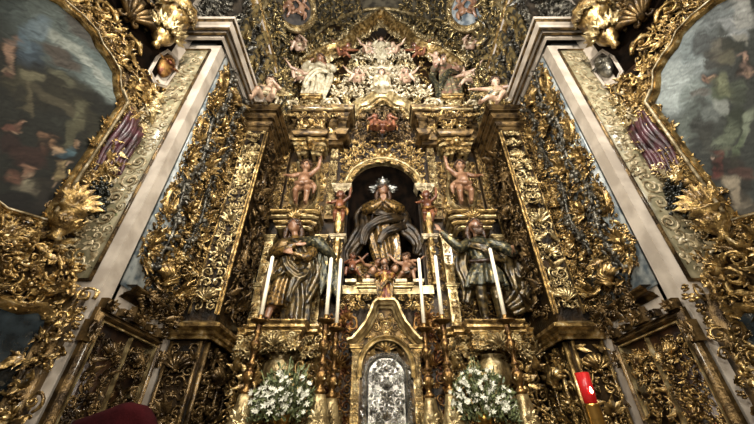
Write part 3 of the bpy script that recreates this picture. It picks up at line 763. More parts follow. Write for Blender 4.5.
def fig_seated(seed=2):
    f = Fig()
    f.add(robe([(.75, 0, 0, .2, .16, .08), (.95, 0, 0, .2, .15, .06), (1.05, 0, 0, .15, .11, .02), (1.1, 0, 0, .06, .06, 0)], seed=seed, k=7), 0)
    for sx in (-1, 1):
        f.add(strand([(sx * .1, .0, .65), (sx * .17, -.3, .62), (sx * .2, -.34, .2), (sx * .24, -.3, .02)], [.16, .13, .12, .07], 5, 10), 0)
    f.add(robe([(.02, 0, -.2, .36, .2, .22), (.3, 0, -.2, .3, .18, .2), (.55, 0, -.12, .25, .2, .12), (.75, 0, 0, .2, .16, .08)], seed=seed + 1, k=8), 2)
    f.add(capsule([(0, 0, 1.08), (0, -.03, 1.18)], [.055, .052]), 1)
    f.add(headmap(HEAD, (0, -.05, 1.3), .12, .2, .1, 0), 1)
    arm(f, [(-.19, 0, 1.0), (-.4, -.05, .95), (-.55, -.15, 1.15)], [.08, .08, .045], 0, 1, d=(-.4, -.1, 1))
    arm(f, [(.19, 0, 1.0), (.38, -.1, .85), (.28, -.3, .75)], [.08, .08, .045], 0, 1, side=-1)
    f.build(.016); f.head = (0, -.05, 1.3); f.hr = (.2, .1, 0); return f
def long_hair(f, extra=()):
    c = A(f.head); parts = [headmap(HAIR, c + A([0, .015, .01]), .137, *f.hr)]
    for sx in (-1, 1):
        parts.append(strand([c + A([sx * .11, .03, .02]), c + A([sx * .15, .05, -.12]), c + A([sx * .14, .02, -.28])], [.045, .05, .02]))
        parts.append(strand([c + A([sx * .06, .1, .02]), c + A([sx * .1, .14, -.16]), c + A([sx * .07, .13, -.32])], [.05, .05, .02]))
    return join(*parts)
def put_statue(name, f, O, k, mats, label, cat='statue', rz=0., hair='hair', mx=False, wings=None, body='body', rx=0.):
    t = thing(name, label, cat, tuple(O))
    mb = MB(); f.into(mb, O, k, rz, mx, rx); obj('body', mb, list(mats), t)
    mb = MB(); mb.add(*tmap(long_hair(f), O, k, rz, mx, rx)); obj('hair', mb, hair, t)
    mb = MB(); mb.add(*tmap(headmap(EYE, f.head, .122, *f.hr), O, k, rz, mx, rx)); obj('eyes', mb, 'hair', t)
    if wings:
        for sx, (ux, uz, ang, kk, m_) in zip((1, -1), wings):
            w = xf(WING, (0, 0, 0), ang, kk)
            v = w[0]; v = np.stack([v[:, 0], -v[:, 2] * 1.2, v[:, 1]], 1)
            if sx < 0: v = v * A([-1, 1, 1])
            v = v + A([ux, .14, uz])
            mb = MB(); mb.add(*tmap((v, w[1], w[2]), O, k, rz, mx)); obj('wing', mb, m_, t)
    return t
# ================================================================== THE SETTING
SQ = math.hypot(.45, 1.)
DU, DW = A([.45 / SQ, 1 / SQ, 0]), A([1 / SQ, -.45 / SQ, 0])      # splayed nave wall, left: right-hand and outward directions
CORN = A([-3.75, 3.5, 0.])
FD = FR(CORN, DU, Z3, DW)                                          # splayed wall (left), s<0 towards the viewer
FC = FR((-3.14, 0, 0), Y3, Z3, X3)                                 # chancel wall (left)
FP = FR((0, 3.5, 0), X3, Z3, -Y3)                                  # face of the marble pier
FA = FR((0, 6., 0), X3, Z3, -Y3)                                   # altarpiece face

mb = MB(); box(mb, -9, 9, -8.2, 7.8, -.1, 0); struct('floor', mb, 'stone')
mb = MB(); box(mb, -3.6, 3.6, 7.4, 7.6, 0, 17.2); struct('wall_back', mb, 'frieze')
mb = MB(); box(mb, -9, 9, -8.2, -8, 0, 17); struct('wall_front', mb, 'plaster')
for nm, mir in (('wall_left', False), ('wall_right', True)):
    mb = MB()
    box(mb, -3.4, -3.14, 3.7, 7.4, 0, 10.45)
    e = CORN - DU * 4.6
    P = [FD.pt(.0, 0, 0), FD.pt(-4.6, 0, 0), FD.pt(-4.6, 0, -.3), FD.pt(0, 0, -.3)]
    V = [(p[0], p[1], z) for z in (0, 17) for p in P]
    mb.add(V, [[0, 1, 5, 4], [1, 2, 6, 5], [2, 3, 7, 6], [3, 0, 4, 7], [4, 5, 6, 7]])
    box(mb, e[0] - .3, e[0], -8, e[1], 0, 17)
    struct(nm, mb, 'marble', mirror=mir)
    mb = MB(); box(mb, -3.98, -3.14, 3.5, 3.75, 0, 8.0); struct('trim_1' if not mir else 'trim_2', mb, 'marble', mirror=mir)
# vault over the chancel and nave ceiling
mb = MB()
E_ = [(3.4 * math.cos(a), 10.4 + 6.2 * math.sin(a)) for a in np.linspace(0, PI, 40)]
V = [(x, y, z) for y in (3.3, 7.4) for x, z in E_]; n = len(E_)
mb.add(V, [[i, i + 1, n + i + 1, n + i] for i in range(n - 1)])
box(mb, -9, 9, -8.2, 3.5, 16.9, 17.1)
struct('ceiling', mb, 'vault')

# ---- marble entablature running round pier and chancel wall
path = [tuple(FD.pt(-3.2, 0, 0)[:2]), tuple(FD.pt(-.32, 0, .0)[:2]), (-4.0, 3.38), (-3.08, 3.38), (-3.08, 5.05), (-2.9, 5.05), (-2.9, 6.3)]
path2 = [tuple(FD.pt(-3.2, 0, .1)[:2]), tuple(FD.pt(-.4, 0, .1)[:2]), (-3.98, 3.36), (-3.1, 3.36), (-3.1, 6.2)]
for k, mir in ((3, False), (4, True)):
    mb = MB(); hmold(mb, path, [(0, 0), (.05, 0), (.05, .1), (.08, .1), (.08, .2), (.13, .2), (.15, .26), (.2, .28), (.2, .36), (.24, .4), (-.1, .4)], 7.98)
    struct('trim_%d' % k, mb, 'marble', mir)
    mb = MB(); hmold(mb, path, [(.082, .02), (.1, .03), (.1, .085), (.082, .1)], 7.98); hmold(mb, path, [(.13, .12), (.15, .13), (.15, .18), (.13, .2)], 7.98); hmold(mb, path, [(.2, .28), (.225, .3), (.225, .35), (.2, .36)], 7.98)
    struct('trim_%d' % (k + 2), mb, 'gold_d', mir)
    mb = MB(); hmold(mb, path2, [(-.3, 0), (.0, .0), (.0, 1.65)], 8.36); struct('trim_%d' % (k + 4), mb, 'frieze', mir)
    mb = MB(); hmold(mb, path2, [(0, 0), (.04, .0), (.04, .06), (.08, .08), (.1, .14), (.15, .16), (.15, .24), (.2, .3), (.2, .36), (-.3, .36)], 10.0); struct('trim_%d' % (k + 6), mb, 'gold', mir)
    mb = MB(); hmold(mb, path2, [(.15, .165), (.17, .175), (.17, .225), (.15, .235)], 10.0); struct('trim_%d' % (k + 8), mb, 'marble', mir)

def side(word_l, word_r, mir): return word_r if mir else word_l
for mir in (False, True):
    SG = -1 if mir else 1
    S = 77 if mir else 7
    # ---------- carved foliage along the dark frieze
    t = thing('frieze_carving', side('dark bronze foliage and brackets on the frieze above the left chancel wall', 'dark bronze foliage and brackets on the frieze above the right chancel wall', mir), 'carving', (SG * -3.0, 4.6, 8.4))
    fz = FR((-3.1, 0, 0), Y3, Z3, X3)
    mb = MB(); relief(mb, fz, 3.35, 6.15, 8.4, 9.95, .07, .17, False, S, .04, depth=1.8, n=160, tilt=.6)
    fz2 = FR((0, 3.36, 0), X3, Z3, -Y3); relief(mb, fz2, -3.98, -3.1, 8.4, 9.95, .07, .17, False, S + 1, .04, depth=1.8, n=60, tilt=.6)
    fz3 = FR(FD.pt(0, 0, .1), DU, Z3, DW); relief(mb, fz3, -2.6, -.5, 8.4, 9.95, .08, .2, False, S + 2, .04, depth=1.8, n=80, tilt=.6)
    obj('foliage', mb, 'bronze', t, mir)
    for yy in (3.75, 4.35, 4.95, 5.55):
        mb = MB()
        s_, P = spiral(1.2, .28, .06, 14, .1, cx=.15, cy=.0, a0=PI / 2)
        pr = [(0, .0), (.12, .02), (.3, .25), (.34, .6), (.2, 1.0), (.38, 1.3), (.5, 1.52)]
        for q in (-.11, .0, .11):
            mb.add(*tube([(-3.1 + a * .45, yy + q, 8.42 + b) for a, b in pr], [.05, .07, .08, .07, .06, .08, .07], 6))
        for zz, r in ((8.75, .16), (9.35, .14), (9.8, .15)): mb.put(ROS, (-3.1 + .18, yy, zz), Y3 * r, Z3 * r, X3 * r * 1.3)
        obj('bracket', mb, 'bronze_g', t, mir)

    # ---------- arabesque inlay of the marble pier
    t = thing('arabesque_panel', side('tall cream and green arabesque panel on the left marble pier', 'tall grey and cream arabesque panel on the right marble pier', mir), 'panel', (SG * -3.62, 3.5, 5.5))
    mb = MB(); fbox(mb, FP, -3.94, -3.3, 3.15, 7.82, -.02, .012); obj('ground', mb, 'marble_g', t, mir)
    mb = MB(); fmold(mb, FP, [(-3.94, 3.15), (-3.94, 7.82), (-3.3, 7.82), (-3.3, 3.15)], [(-.02, .01), (-.012, .035), (.0, .04), (.012, .035), (.02, .01)], closed=True); obj('border', mb, 'gold_d', t, mir)
    for nm, mt, zz, dd, sd_, kk in (('scroll_outline', 'gold_d', .004, .16, 0, 1.12), ('scrollwork', 'cream', .012, .22, 0, 1.)):
        mb = MB(); relief(mb, FP, -3.92, -3.32, 3.2, 7.8, .05, .17, True, S + sd_, zz, kinds=('scr', 'c', 's', 'scr3'), small=('flo', 'leaf'), depth=dd, n=110, tilt=0, gap=.76)
        if nm == 'scroll_outline':
            for v in mb.V: v[:, 2] -= .012; v[:, 0] += .012
        obj(nm, mb, mt, t, mir)
    mb = MB(); relief(mb, FP, -3.92, -3.32, 3.2, 7.8, .04, .1, True, S + 5, .0, kinds=('leaf', 'spr', 'ros'), depth=.16, n=60, tilt=0); obj('inlaid_leaves', mb, 'leafg' if not mir else 'bronze_g', t, mir)

    # ---------- carved ornament of the chancel wall between marble pier and gilded pier
    t = thing('wall_carving', side('dense gilded foliage with dark garlands between left marble pier and left gilded pier', 'dense gilded foliage with dark garlands between right marble pier and right gilded pier', mir), 'carving', (SG * -3.14, 4.3, 3.2))
    mb = MB(); fbox(mb, FC, 3.72, 5.0, 3.2, 7.95, -.02, .03); obj('ground', mb, 'marble_b', t, mir)
    mb = MB()   # middle foliage column
    relief(mb, FC, 4.02, 4.5, 3.35, 7.9, .06, .15, True, S + 3, .05, depth=1.7, n=120, tilt=.5, axis=[('she', 3.55, .2), ('ros', 4.6, .2), ('spr', 5.6, .2), ('ros', 6.5, .2), ('she', 7.4, .2)])
    obj('foliage_column', mb, 'gold', t, mir)
    mb = MB(); relief(mb, FC, 4.55, 5.0, 3.3, 7.9, .05, .13, True, S + 4, .05, depth=1.5, n=150, tilt=.45, axis=[('spr', 3.6, .18), ('ros', 4.4, .15), ('she', 5.2, .17), ('ros', 6.1, .15), ('spr', 7, .15)])
    for yy in (4.53, 4.99): mb.add(*tube([(-3.08, yy, 3.3), (-3.08, yy, 5.5), (-3.08, yy, 7.9)], .022, 6))
    obj('foliage_pilaster', mb, 'gold', t, mir)
    mb = MB(); relief(mb, FC, 3.74, 4.0, 3.6, 7.95, .035, .08, False, S + 18, .02, depth=1.5, n=120, tilt=.5); obj('edge_foliage', mb, 'gold', t, mir)
    mb = MB(); relief(mb, FC, 3.98, 5.0, 3.3, 7.95, .04, .1, False, S + 8, .02, depth=1.3, n=260, tilt=.5); obj('fine_foliage', mb, 'gold_d', t, mir)
    for j, zz in enumerate((3.75, 4.55, 5.3, 6.05, 6.75, 7.4)):   # framed ovals beside the white edge
        mb = MB(); fo = FR(FC.pt(3.88, zz, .04), Y3, Z3, X3)
        E1 = [(.12 * math.sin(a), .2 * math.cos(a)) for a in np.linspace(0, 2 * PI, 25)[:-1]]
        if j % 2:
            fmold(mb, fo, E1, [(-.03, 0), (-.02, .05), (0, .065), (.02, .05), (.03, 0)], closed=True)
            relief(mb, fo, -.07, .07, -.14, .14, .03, .05, True, S + j, .01, n=14)
        else:
            mb.put(ROS, fo.pt(0, 0, 0), fo.U * .19, fo.V * .19, fo.W * .25); mb.put(SPR, fo.pt(0, -.25, 0), fo.U * .13, fo.V * -.16, fo.W * .2); mb.put(SPR, fo.pt(0, .24, 0), fo.U * .13, fo.V * .14, fo.W * .2)
        border(mb, fo, E1 + E1[:1], .055, ('leaf', 'flo', 'spr'), S + j, -.05, .9, .0)
        obj('oval_cartouche', mb, 'gold', t, mir)
    rnd = random.Random(S + 9)
    for (y0, w_, z0_, z1_) in ((4.03, .05, 3.5, 7.85), (4.55, .04, 4.0, 7.9)):
        mb = MB(); mb.add(*tube([(-3.03, y0 + .07 * math.sin(zz * 4.2 + y0 * 7), zz) for zz in np.linspace(z0_, z1_, 50)], .03, 6))
        for i in range(110):
            zz = rnd.uniform(z0_, z1_); sw = .07 * math.sin(zz * 4.2 + y0 * 7)
            mb.add(*xf(SPHL, (-3.14 + rnd.uniform(.07, .2), y0 + sw + rnd.gauss(0, w_), zz), k=rnd.uniform(.022, .045)))
        for i in range(150):
            zz = rnd.uniform(z0_, z1_); sw = .07 * math.sin(zz * 4.2 + y0 * 7); a = rnd.uniform(0, 6.28); r = rnd.uniform(.05, .11)
            mb.put(LEAF, (-3.14 + rnd.uniform(.06, .2), y0 + sw + rnd.gauss(0, .05), zz), A([0, math.cos(a), math.sin(a)]) * r, A([0, -math.sin(a), math.cos(a)]) * r, X3 * r)
        obj('dark_garland', mb, 'bronze', t, mir)
    mb = MB(); hmold(mb, [(-3.14, 3.78), (-3.14, 5.0)], cornice_prof(.16, .14), 3.08); relief(mb, FC, 3.95, 4.98, 2.98, 3.4, .05, .1, True, S + 5, .1, depth=1.6, n=24)
    obj('base_shelf', mb, 'gold_d', t, mir)

    # ---------- gilded pier
    t = thing('gilded_pier', side('gilded pier of scrollwork to the left of the altarpiece', 'gilded pier of scrollwork behind the red lamp, right of the altarpiece', mir), 'pier', (SG * -2.83, 5.6, 0))
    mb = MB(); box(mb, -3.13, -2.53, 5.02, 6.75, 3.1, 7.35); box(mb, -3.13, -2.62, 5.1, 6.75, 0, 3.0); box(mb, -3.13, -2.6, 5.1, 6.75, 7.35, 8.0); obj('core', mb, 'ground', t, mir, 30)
    FG = FR((0, 5.02, 0), X3, Z3, -Y3); FS = FR((-2.53, 0, 0), Y3, Z3, X3); FG2 = FR((0, 5.1, 0), X3, Z3, -Y3); FS2 = FR((-2.62, 0, 0), Y3, Z3, X3)
    pp = [(-3.14, 5.02), (-2.53, 5.02), (-2.53, 6.7)]
    mb = MB(); hmold(mb, pp, [(-.02, 0), (.02, 0), (.03, .04), (.06, .06), (.07, .1), (.12, .13), (.15, .14), (.15, .19), (.11, .21), (.03, .24), (0, .26)], 2.92); obj('base_cornice', mb, 'gold', t, mir, 30)
    mb = MB()
    for q in range(3): hmold(mb, pp, cornice_prof(.1 + .07 * q, .2, .0), 7.3 + q * .2)
    obj('capital', mb, 'gold_d', t, mir, 30)
    mb = MB(); relief(mb, FG, -2.92, -2.53, 3.3, 7.25, .045, .13, True, S + 11, .015, depth=1.4, n=200, axis=[('she', 3.55, .15), ('ros', 4.3, .13), ('spr', 5, .15), ('ros', 5.8, .13), ('she', 6.5, .15)]); obj('front_scrollwork', mb, 'gold_b', t, mir)
    mb = MB(); relief(mb, FG, -3.13, -2.95, 3.3, 7.25, .04, .09, True, S + 12, .015, depth=1.2, n=120); obj('edge_scrollwork', mb, 'gold', t, mir)
    mb = MB()
    for x in (-2.94, -2.545): fbox(mb, FG, x - .01, x + .01, 3.28, 7.28, 0, .04)
    for y in (5.04, 6.12): fbox(mb, FS, y - .012, y + .012, 3.28, 7.28, 0, .03)
    obj('fillets', mb, 'gold', t, mir, 30)
    mb = MB(); relief(mb, FS, 5.1, 6.08, 3.3, 7.25, .06, .17, True, S + 13, .015, depth=1.2, n=170, axis=[('spr', 3.7, .22), ('ros', 4.6, .2), ('she', 5.5, .2), ('ros', 6.3, .22), ('spr', 6.9, .2)])
    for zz in (4.6, 6.3): fmold(mb, FR(FS.pt(5.59, zz, .0), Y3, Z3, X3), [(.26 * math.sin(a), .38 * math.cos(a)) for a in np.linspace(0, 2 * PI, 25)[:-1]], frame_prof(.08, .09), closed=True)
    obj('side_scrollwork', mb, 'gold_d', t, mir)
    mb = MB(); relief(mb, FG2, -3.12, -2.64, 1.3, 2.9, .05, .12, True, S + 14, .01, depth=1.3, n=70, axis=[('she', 2.6, .16), ('spr', 2.1, .16), ('ros', 1.7, .12)])
    relief(mb, FS2, 5.15, 6.1, 1.3, 2.85, .06, .14, True, S + 15, .01, depth=1.3, n=70, axis=[('she', 2.5, .2), ('ros', 1.9, .2)])
    for x in (-3.08, -2.66): fbox(mb, FG2, x - .02, x + .02, 1.2, 2.9, 0, .06)
    for y in (5.13, 5.45, 5.8, 6.12): fbox(mb, FS2, y - .02, y + .02, 1.2, 2.9, 0, .06)
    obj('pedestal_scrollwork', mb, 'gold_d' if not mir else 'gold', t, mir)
    # putto, cloud of foliage on the pier top
    mb = MB(); fq = FR((0, 5.05, 0), X3, Z3, -Y3)
    relief(mb, fq, -3.1, -2.45, 7.95, 9.6, .08, .18, False, S + 20, .02, depth=1.6, n=40, tilt=.5); fq = FR((-2.6, 0, 0), Y3, Z3, X3); relief(mb, fq, 5.1, 6.5, 7.95, 10.2, .08, .18, False, S + 21, .0, depth=1.6, n=70, tilt=.5)
    obj('crowning_foliage', mb, 'bronze_g', t, mir)
    put_putto('cherub', PUT_B if not mir else PUT_C, (-2.72, 4.92, 7.92), .95, side('pink winged cherub seated on top of the left gilded pier', 'pink winged cherub sprawling on top of the right gilded pier', mir), mats=('skin_p', 'cream'), wings=1.1, rz=.2, mirror=mir)

    # ---------- lattice gate
    t = thing('lattice_gate', side('gilded lattice gate with crenellated frame behind the dark red chair back', 'gilded lattice gate with crenellated frame below the right painting, beside the lamp', mir), 'gate', (SG * -3.14, 4.5, 0))
    fg = FR((-3.1, -.36, 0), Y3, Z3, X3)
    mb = MB(); fbox(mb, fg, 3.98, 5.02, .2, 2.72, .0, .03); obj('backing', mb, 'brown', t, mir)
    mb = MB(); fmold(mb, fg, [(3.9, .1), (3.9, 2.8), (5.1, 2.8), (5.1, .1)], frame_prof(.1, .09), closed=True); obj('frame', mb, 'gold_d', t, mir, 40)
    mb = MB(); fmold(mb, fg, [(3.97, .17), (3.97, 2.73), (5.03, 2.73), (5.03, .17)], [(-.012, .02), (-.008, .07), (.008, .07), (.012, .02)], closed=True); fbox(mb, fg, 4.493, 4.507, .2, 2.7, .03, .08); obj('inner_moulding', mb, 'gold_b', t, mir, 40)
    for c0, c1 in ((3.98, 4.49), (4.51, 5.02)):
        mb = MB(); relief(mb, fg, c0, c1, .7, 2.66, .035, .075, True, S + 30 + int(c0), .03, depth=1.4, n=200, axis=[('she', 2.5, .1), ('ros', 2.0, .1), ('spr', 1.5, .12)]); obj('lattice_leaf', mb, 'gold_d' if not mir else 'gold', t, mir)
    for (y, z, w_, h_) in ((3.86, 2.6, .14, .26), (3.95, 2.9, .18, .14), (4.5, 2.95, .3, .22), (5.05, 2.9, .18, .14), (5.14, 2.6, .14, .26), (4.22, 2.9, .12, .1), (4.78, 2.9, .12, .1)):
        mb = MB(); w_ *= .85; h_ *= .8; fbox(mb, fg, y - w_ / 2, y + w_ / 2, z - h_ / 2, z + h_ / 2, .0, .08); mb.put(ROS, fg.pt(y, z, .08), fg.U * w_ * .62, fg.V * h_ * .62, fg.W * .12); mb.put(SCR[1], fg.pt(y, z, .07), fg.U * w_ * .7, fg.V * h_ * .7, fg.W * .1)
        obj('frame_block', mb, 'gold_d', t, mir, 30)

    # ---------- the big painting on the splayed wall
    t = thing('painting', side('large dark oil painting of rocks and figures in ornate gold frame, left side', 'large oil painting with pale sky and robed figures in gold frame, right side', mir), 'painting', (SG * FD.pt(-1.4, 0, 0)[0], FD.pt(-1.4, 0, 0)[1], 3.6))
    OUT = [(-.36, 3.68), (-.37, 5.72), (-.5, 5.84), (-.58, 5.98), (-.64, 6.12), (-.82, 6.24), (-.98, 6.3), (-1.1, 6.42), (-1.3, 6.46), (-1.55, 6.44), (-1.74, 6.34), (-1.84, 6.1), (-1.95, 5.9), (-2.2, 5.84), (-2.4, 5.72), (-2.4, 3.68), (-2.1, 3.62), (-1.7, 3.75), (-1.4, 3.8), (-1.1, 3.75), (-.7, 3.62)]
    OA = A(OUT)
    gu = np.arange(-2.44, -.3, .016); gv = np.arange(3.55, 6.52, .016)
    GU, GV = np.meshgrid(gu, gv, indexing='ij'); u_, v_ = GU.ravel(), GV.ravel()
    col = np.zeros((len(u_), 3)); rs = np.random.RandomState(3)
    wu = u_ + .02 * np.sin(v_ * 17 + u_ * 9) + .012 * np.sin(u_ * 41 + v_ * 23); wv = v_ + .02 * np.sin(u_ * 19 - v_ * 7) + .012 * np.sin(v_ * 37 - u_ * 29)
    def brush(o, a, b, h, soft=.28, alpha=.85):
        det = a[0] * b[1] - a[1] * b[0]
        du, dv = wu - o[0], wv - o[1]
        p = (du * b[1] - dv * b[0]) / det; q = (dv * a[0] - du * a[1]) / det
        d = np.sqrt(p * p + q * q); al = np.clip((1 + soft - d) / (2 * soft), 0, 1); al = al * al * (3 - 2 * al) * alpha
        c = A(lin(h)[:3]); col[:] = col * (1 - al[:, None]) + c * al[:, None]
    for st in (STROKES_R if mir else STROKES_L):
        c6 = [int(st[6][i:i + 2], 16) for i in (0, 2, 4)]; warm = c6[0] - c6[2] > 40 and math.hypot(*st[2:4]) < .3; k_ = .72 if warm else 1.
        if warm: brush(st[:2], (st[2] * 1.1, st[3] * 1.1), (st[4] * 1.1, st[5] * 1.1), '1d1913', .5, .6)
        brush(st[:2], (st[2] * k_, st[3] * k_), (st[4] * k_, st[5] * k_), st[6], .28, .8 if warm else .85)
        if warm:
            for q in range(5): brush((st[0] + rs.uniform(-.7, .7) * (st[2] + st[4]), st[1] + rs.uniform(-.7, .7) * (abs(st[3]) + abs(st[5]))), (st[2] * .3, st[3] * .3), (st[4] * .25, st[5] * .25), rs.choice(['241e16', '3d3022', 'a98a68', '57452f']), .4, .7)
    rr = random.Random(S)
    for q in range(1600):    # small brush marks that pick up and vary the colour beneath
        i = rr.randrange(len(u_)); a = rr.uniform(.3, 1.3); L_ = rr.uniform(.02, .09); c = col[i] * rr.choice((.45, .6, .75, 1.3, 1.6))
        c8 = [min(1, max(0, x)) for x in c]
        hx = ''.join('%02x' % int(255 * (x * 12.92 if x < .0031 else 1.055 * x ** (1 / 2.4) - .055)) for x in c8)
        brush((u_[i], v_[i]), (L_ * math.cos(a), L_ * math.sin(a)), (-.012 * math.sin(a), .012 * math.cos(a)), hx, .5, .55)
    tx = 1 + .12 * np.sin(u_ * 60 + 3 * np.sin(v_ * 20)) * np.sin(v_ * 55 + 2 * np.sin(u_ * 31)) + .06 * rs.randn(len(u_))
    g_ = col.mean(1, keepdims=True); col = np.clip((col * .75 + g_ * .25) * tx[:, None] * (.75 if mir else .62), 0, 1)
    def inpoly(x, y):
        c = np.zeros(len(x), bool); n_ = len(OA)
        for i in range(n_):
            x0, y0 = OA[i]; x1, y1 = OA[(i + 1) % n_]
            m_ = ((y0 > y) != (y1 > y)); c ^= m_ & (x < (x1 - x0) * (y - y0) / (y1 - y0 + 1e-12) + x0)
        return c
    F = grid_faces(len(gu), len(gv)); cc = inpoly(u_[F].mean(1), v_[F].mean(1)); F = F[cc]
    used, inv = np.unique(F, return_inverse=True)
    mb = MB(); mb.add(FD.pts(np.stack([u_[used], v_[used], np.full(len(used), .06)], 1)), inv.reshape(-1, 4), col=np.concatenate([col[used], np.ones((len(used), 1))], 1))
    obj('canvas', mb, 'canvas', t, mir)
    mb = MB(); fmold(mb, FD, OUT, [(-.05, .05), (-.045, .1), (-.02, .13), (.0, .11), (.02, .14), (.035, .12), (.04, .05)], closed=True); obj('inner_frame', mb, 'gold', t, mir, 40)
    mb = MB(); mb.add(*tube([FD.pt(a, b, .2) for a, b in OUT[:3]], .018, 8)); mb.add(*tube([FD.pt(a, b, .17) for a, b in OUT + OUT[:1]], .01, 6)); obj('bright_fillet', mb, 'cream', t, mir)
    mb = MB(); fmold(mb, FD, OUT, [(.22, .0), (.22, .06), (.16, .12), (.09, .1), (.03, .1)], closed=True); obj('outer_frame', mb, 'gold_d', t, mir, 40)
    ring = OUT + OUT[:1]
    mb = MB(); border(mb, FD, ring, .1, ('scr', 'c', 's', 'leaf', 'spr', 'scr2'), S + 40, .16, .5, .1, depth=1.4); border(mb, FD, ring, .05, ('leaf', 'flo', 'ros', 'scr'), S + 41, .06, .8, .11, .4, 1.3)
    obj('frame_scrollwork', mb, 'gold', t, mir)
    mb = MB(); border(mb, FD, [p for p in OUT if p[1] > 5.6], .15, ('scr', 'c', 'spr', 'leaf', 'scr3'), S + 42, .34, .5, .04, depth=1.4)
    for (a, z, r) in ((-.3, 6.25, .2), (-.75, 6.7, .24), (-1.2, 6.85, .24)): mb.put(SCR[1], FD.pt(a, z, .1), FD.U * r, FD.V * r, FD.W * r * 1.4)
    obj('frame_crest', mb, 'gold', t, mir)
    # shell canopy, dark sheet of painted shade, console and shield above the painting
    t = thing('shell_canopy', side('large gilded shell and scroll canopy at the top left corner above the dark sheet of painted shade', 'large gilded shell and scroll canopy at the top right above the dark sheet of painted shade', mir), 'canopy', tuple(FD.pt(-.8, 7.0, 0) * A([SG, 1, 1])))
    mb = MB(); fbox(mb, FD, -2.4, -.2, 6.3, 8.3, .0, .02); obj('recess_shade', mb, 'black', t, mir)  # flat dark sheet, its colour imitates a gap lying in shade
    mb = MB(); r = .33; mb.put(SHE, FD.pt(-.95, 7.25, .08), FD.U * r, FD.V * r, FD.W * .6); relief(mb, FD, -2.2, -.6, 7.35, 8.3, .06, .17, False, S + 44, .06, depth=1.7, n=90, tilt=.6); obj('shell', mb, 'gold_d', t, mir)
    mb = MB(); relief(mb, FD, -1.6, -.6, 6.6, 7.0, .06, .13, False, S + 45, .03, depth=1.6, n=30, tilt=.5); obj('lower_scrolls', mb, 'gold', t, mir)
    t = thing('console_vase', side('heavy gold console hanging left below the marble cornice corner', 'heavy gold console hanging right below the marble cornice corner', mir), 'console', tuple(FD.pt(-.45, 7.4, .2) * A([SG, 1, 1])))
    mb = MB(); L_ = lathe([(.02, -.75), (.07, -.7), (.05, -.6), (.13, -.5), (.2, -.35), (.22, -.2), (.17, -.05), (.12, .02), (.16, .1), (.24, .2), (.3, .35), (.28, .5), (.34, .56), (.34, .62), (.02, .64)], 24, .05, 10)
    c = FD.pt(-.5, 7.62, .24); mb.add(L_[0] * A([.9, .9, .9]) + c, L_[1]); obj('body', mb, 'gold', t, mir)
    mb = MB()
    for a in np.linspace(-2.6, .4, 6):
        u = A([math.cos(a), math.sin(a), 0]); s2 = A([-u[1], u[0], 0])
        mb.put(SPR, c + u * .2 + Z3 * -.2, s2 * .14, Z3 * .2, u * .2); mb.put(ROS, c + u * .26 + Z3 * .3, s2 * .11, Z3 * .11, u * .15)
    obj('leaves', mb, 'gold_b', t, mir)
    # painted cherub shield on the wall beside the pier capital
    t = thing('wall_shield', side('cherub shield painted brown on the wall left of the arabesque panel top', 'cherub shield painted grey on the wall right of the arabesque panel top', mir), 'shield', tuple(FD.pt(-.16, 6.9, 0) * A([SG, 1, 1])))
    mb = MB(); fs = FR(FD.pt(-.16, 6.95, .02), DU, Z3, DW); mb.put(SPH, fs.pt(0, .1, .02), fs.U * .13, fs.V * .3, fs.W * .08); obj('body', mb, 'gold_r' if not mir else 'bronze', t, mir)
    mb = MB(); mb.put(CHER, fs.pt(0, .15, .06), fs.U * .13, fs.V * .13, fs.W * .1); obj('cherub_relief', mb, 'bronze' if mir else 'gold_r', t, mir)
    mb = MB(); fmold(mb, fs, [(-.15, -.3), (-.17, .1), (-.1, .42), (.1, .42), (.17, .1), (.15, -.3), (0, -.42)], frame_prof(.05, .06), closed=True); obj('rim', mb, 'marble', t, mir, 40)

    # ---------- side carving between painting and marble pier: urn, grapes, drapery, scrolls
    t = thing('gilded_urn', side('gold fluted urn below the right edge of the left painting', 'gold scroll urn below the left edge of the right painting', mir), 'urn', tuple(FD.pt(-.22, 3.6, .3) * A([SG, 1, 1])))
    mb = MB(); c = FD.pt(-.24, 3.72, .18)
    L_ = lathe([(.03, -.3), (.1, -.28), (.06, -.2), (.12, -.12), (.19, -.02), (.2, .05), (.14, .1), (.12, .14), (.2, .18), (.2, .22), (.08, .26), (.02, .27)], 24, .06, 12); mb.add(L_[0] * .78 + c, L_[1])
    for a in np.linspace(0, 2 * PI, 9)[:-1]: u = A([math.cos(a), math.sin(a), 0]); mb.put(LEAFC, c + u * .14 + Z3 * .02, np.cross(Z3, u) * .05, Z3 * .09, u * .06)
    obj('body', mb, 'gold', t, mir)
    mb = MB()
    for a in np.linspace(-1.0, 1.0, 7): mb.put(LEAF, c + Z3 * .22, (FD.U * math.cos(a) + Z3 * -math.sin(a)) * .26, (FD.U * math.sin(a) + Z3 * math.cos(a)) * .3, FD.W * .2)
    obj('palm_leaves', mb, 'gold', t, mir)
    for q, (a, z, w_) in enumerate(((-.1, 4.3, .1), (-.02, 4.12, .1))):
        rnd = random.Random(q + S); mb = MB()
        for i in range(60):
            x, y, w2 = rnd.gauss(0, .05), rnd.gauss(0, .075), rnd.uniform(.02, .12); mb.add(*xf(SPHL, FD.pt(a + x, z + y, w2 + w_), k=.026))
        o = obj('grape_bunch', mb, 'grape', None, mir, origin=tuple(FD.pt(a, z, w_) * A([SG, 1, 1])))
        tag(o, ('upper' if q == 0 else 'lower') + side(' bunch of dark grapes by the urn beside the left painting', ' bunch of dark grapes by the urn beside the right painting', mir), 'grapes')
    t = thing('carved_drapery', side('maroon drapery with gold edges hanging between left painting and arabesque pier', 'maroon drapery with gold edges hanging between right painting and arabesque pier', mir), 'drapery', tuple(FD.pt(-.15, 5.0, .1) * A([SG, 1, 1])))
    mb = MB()
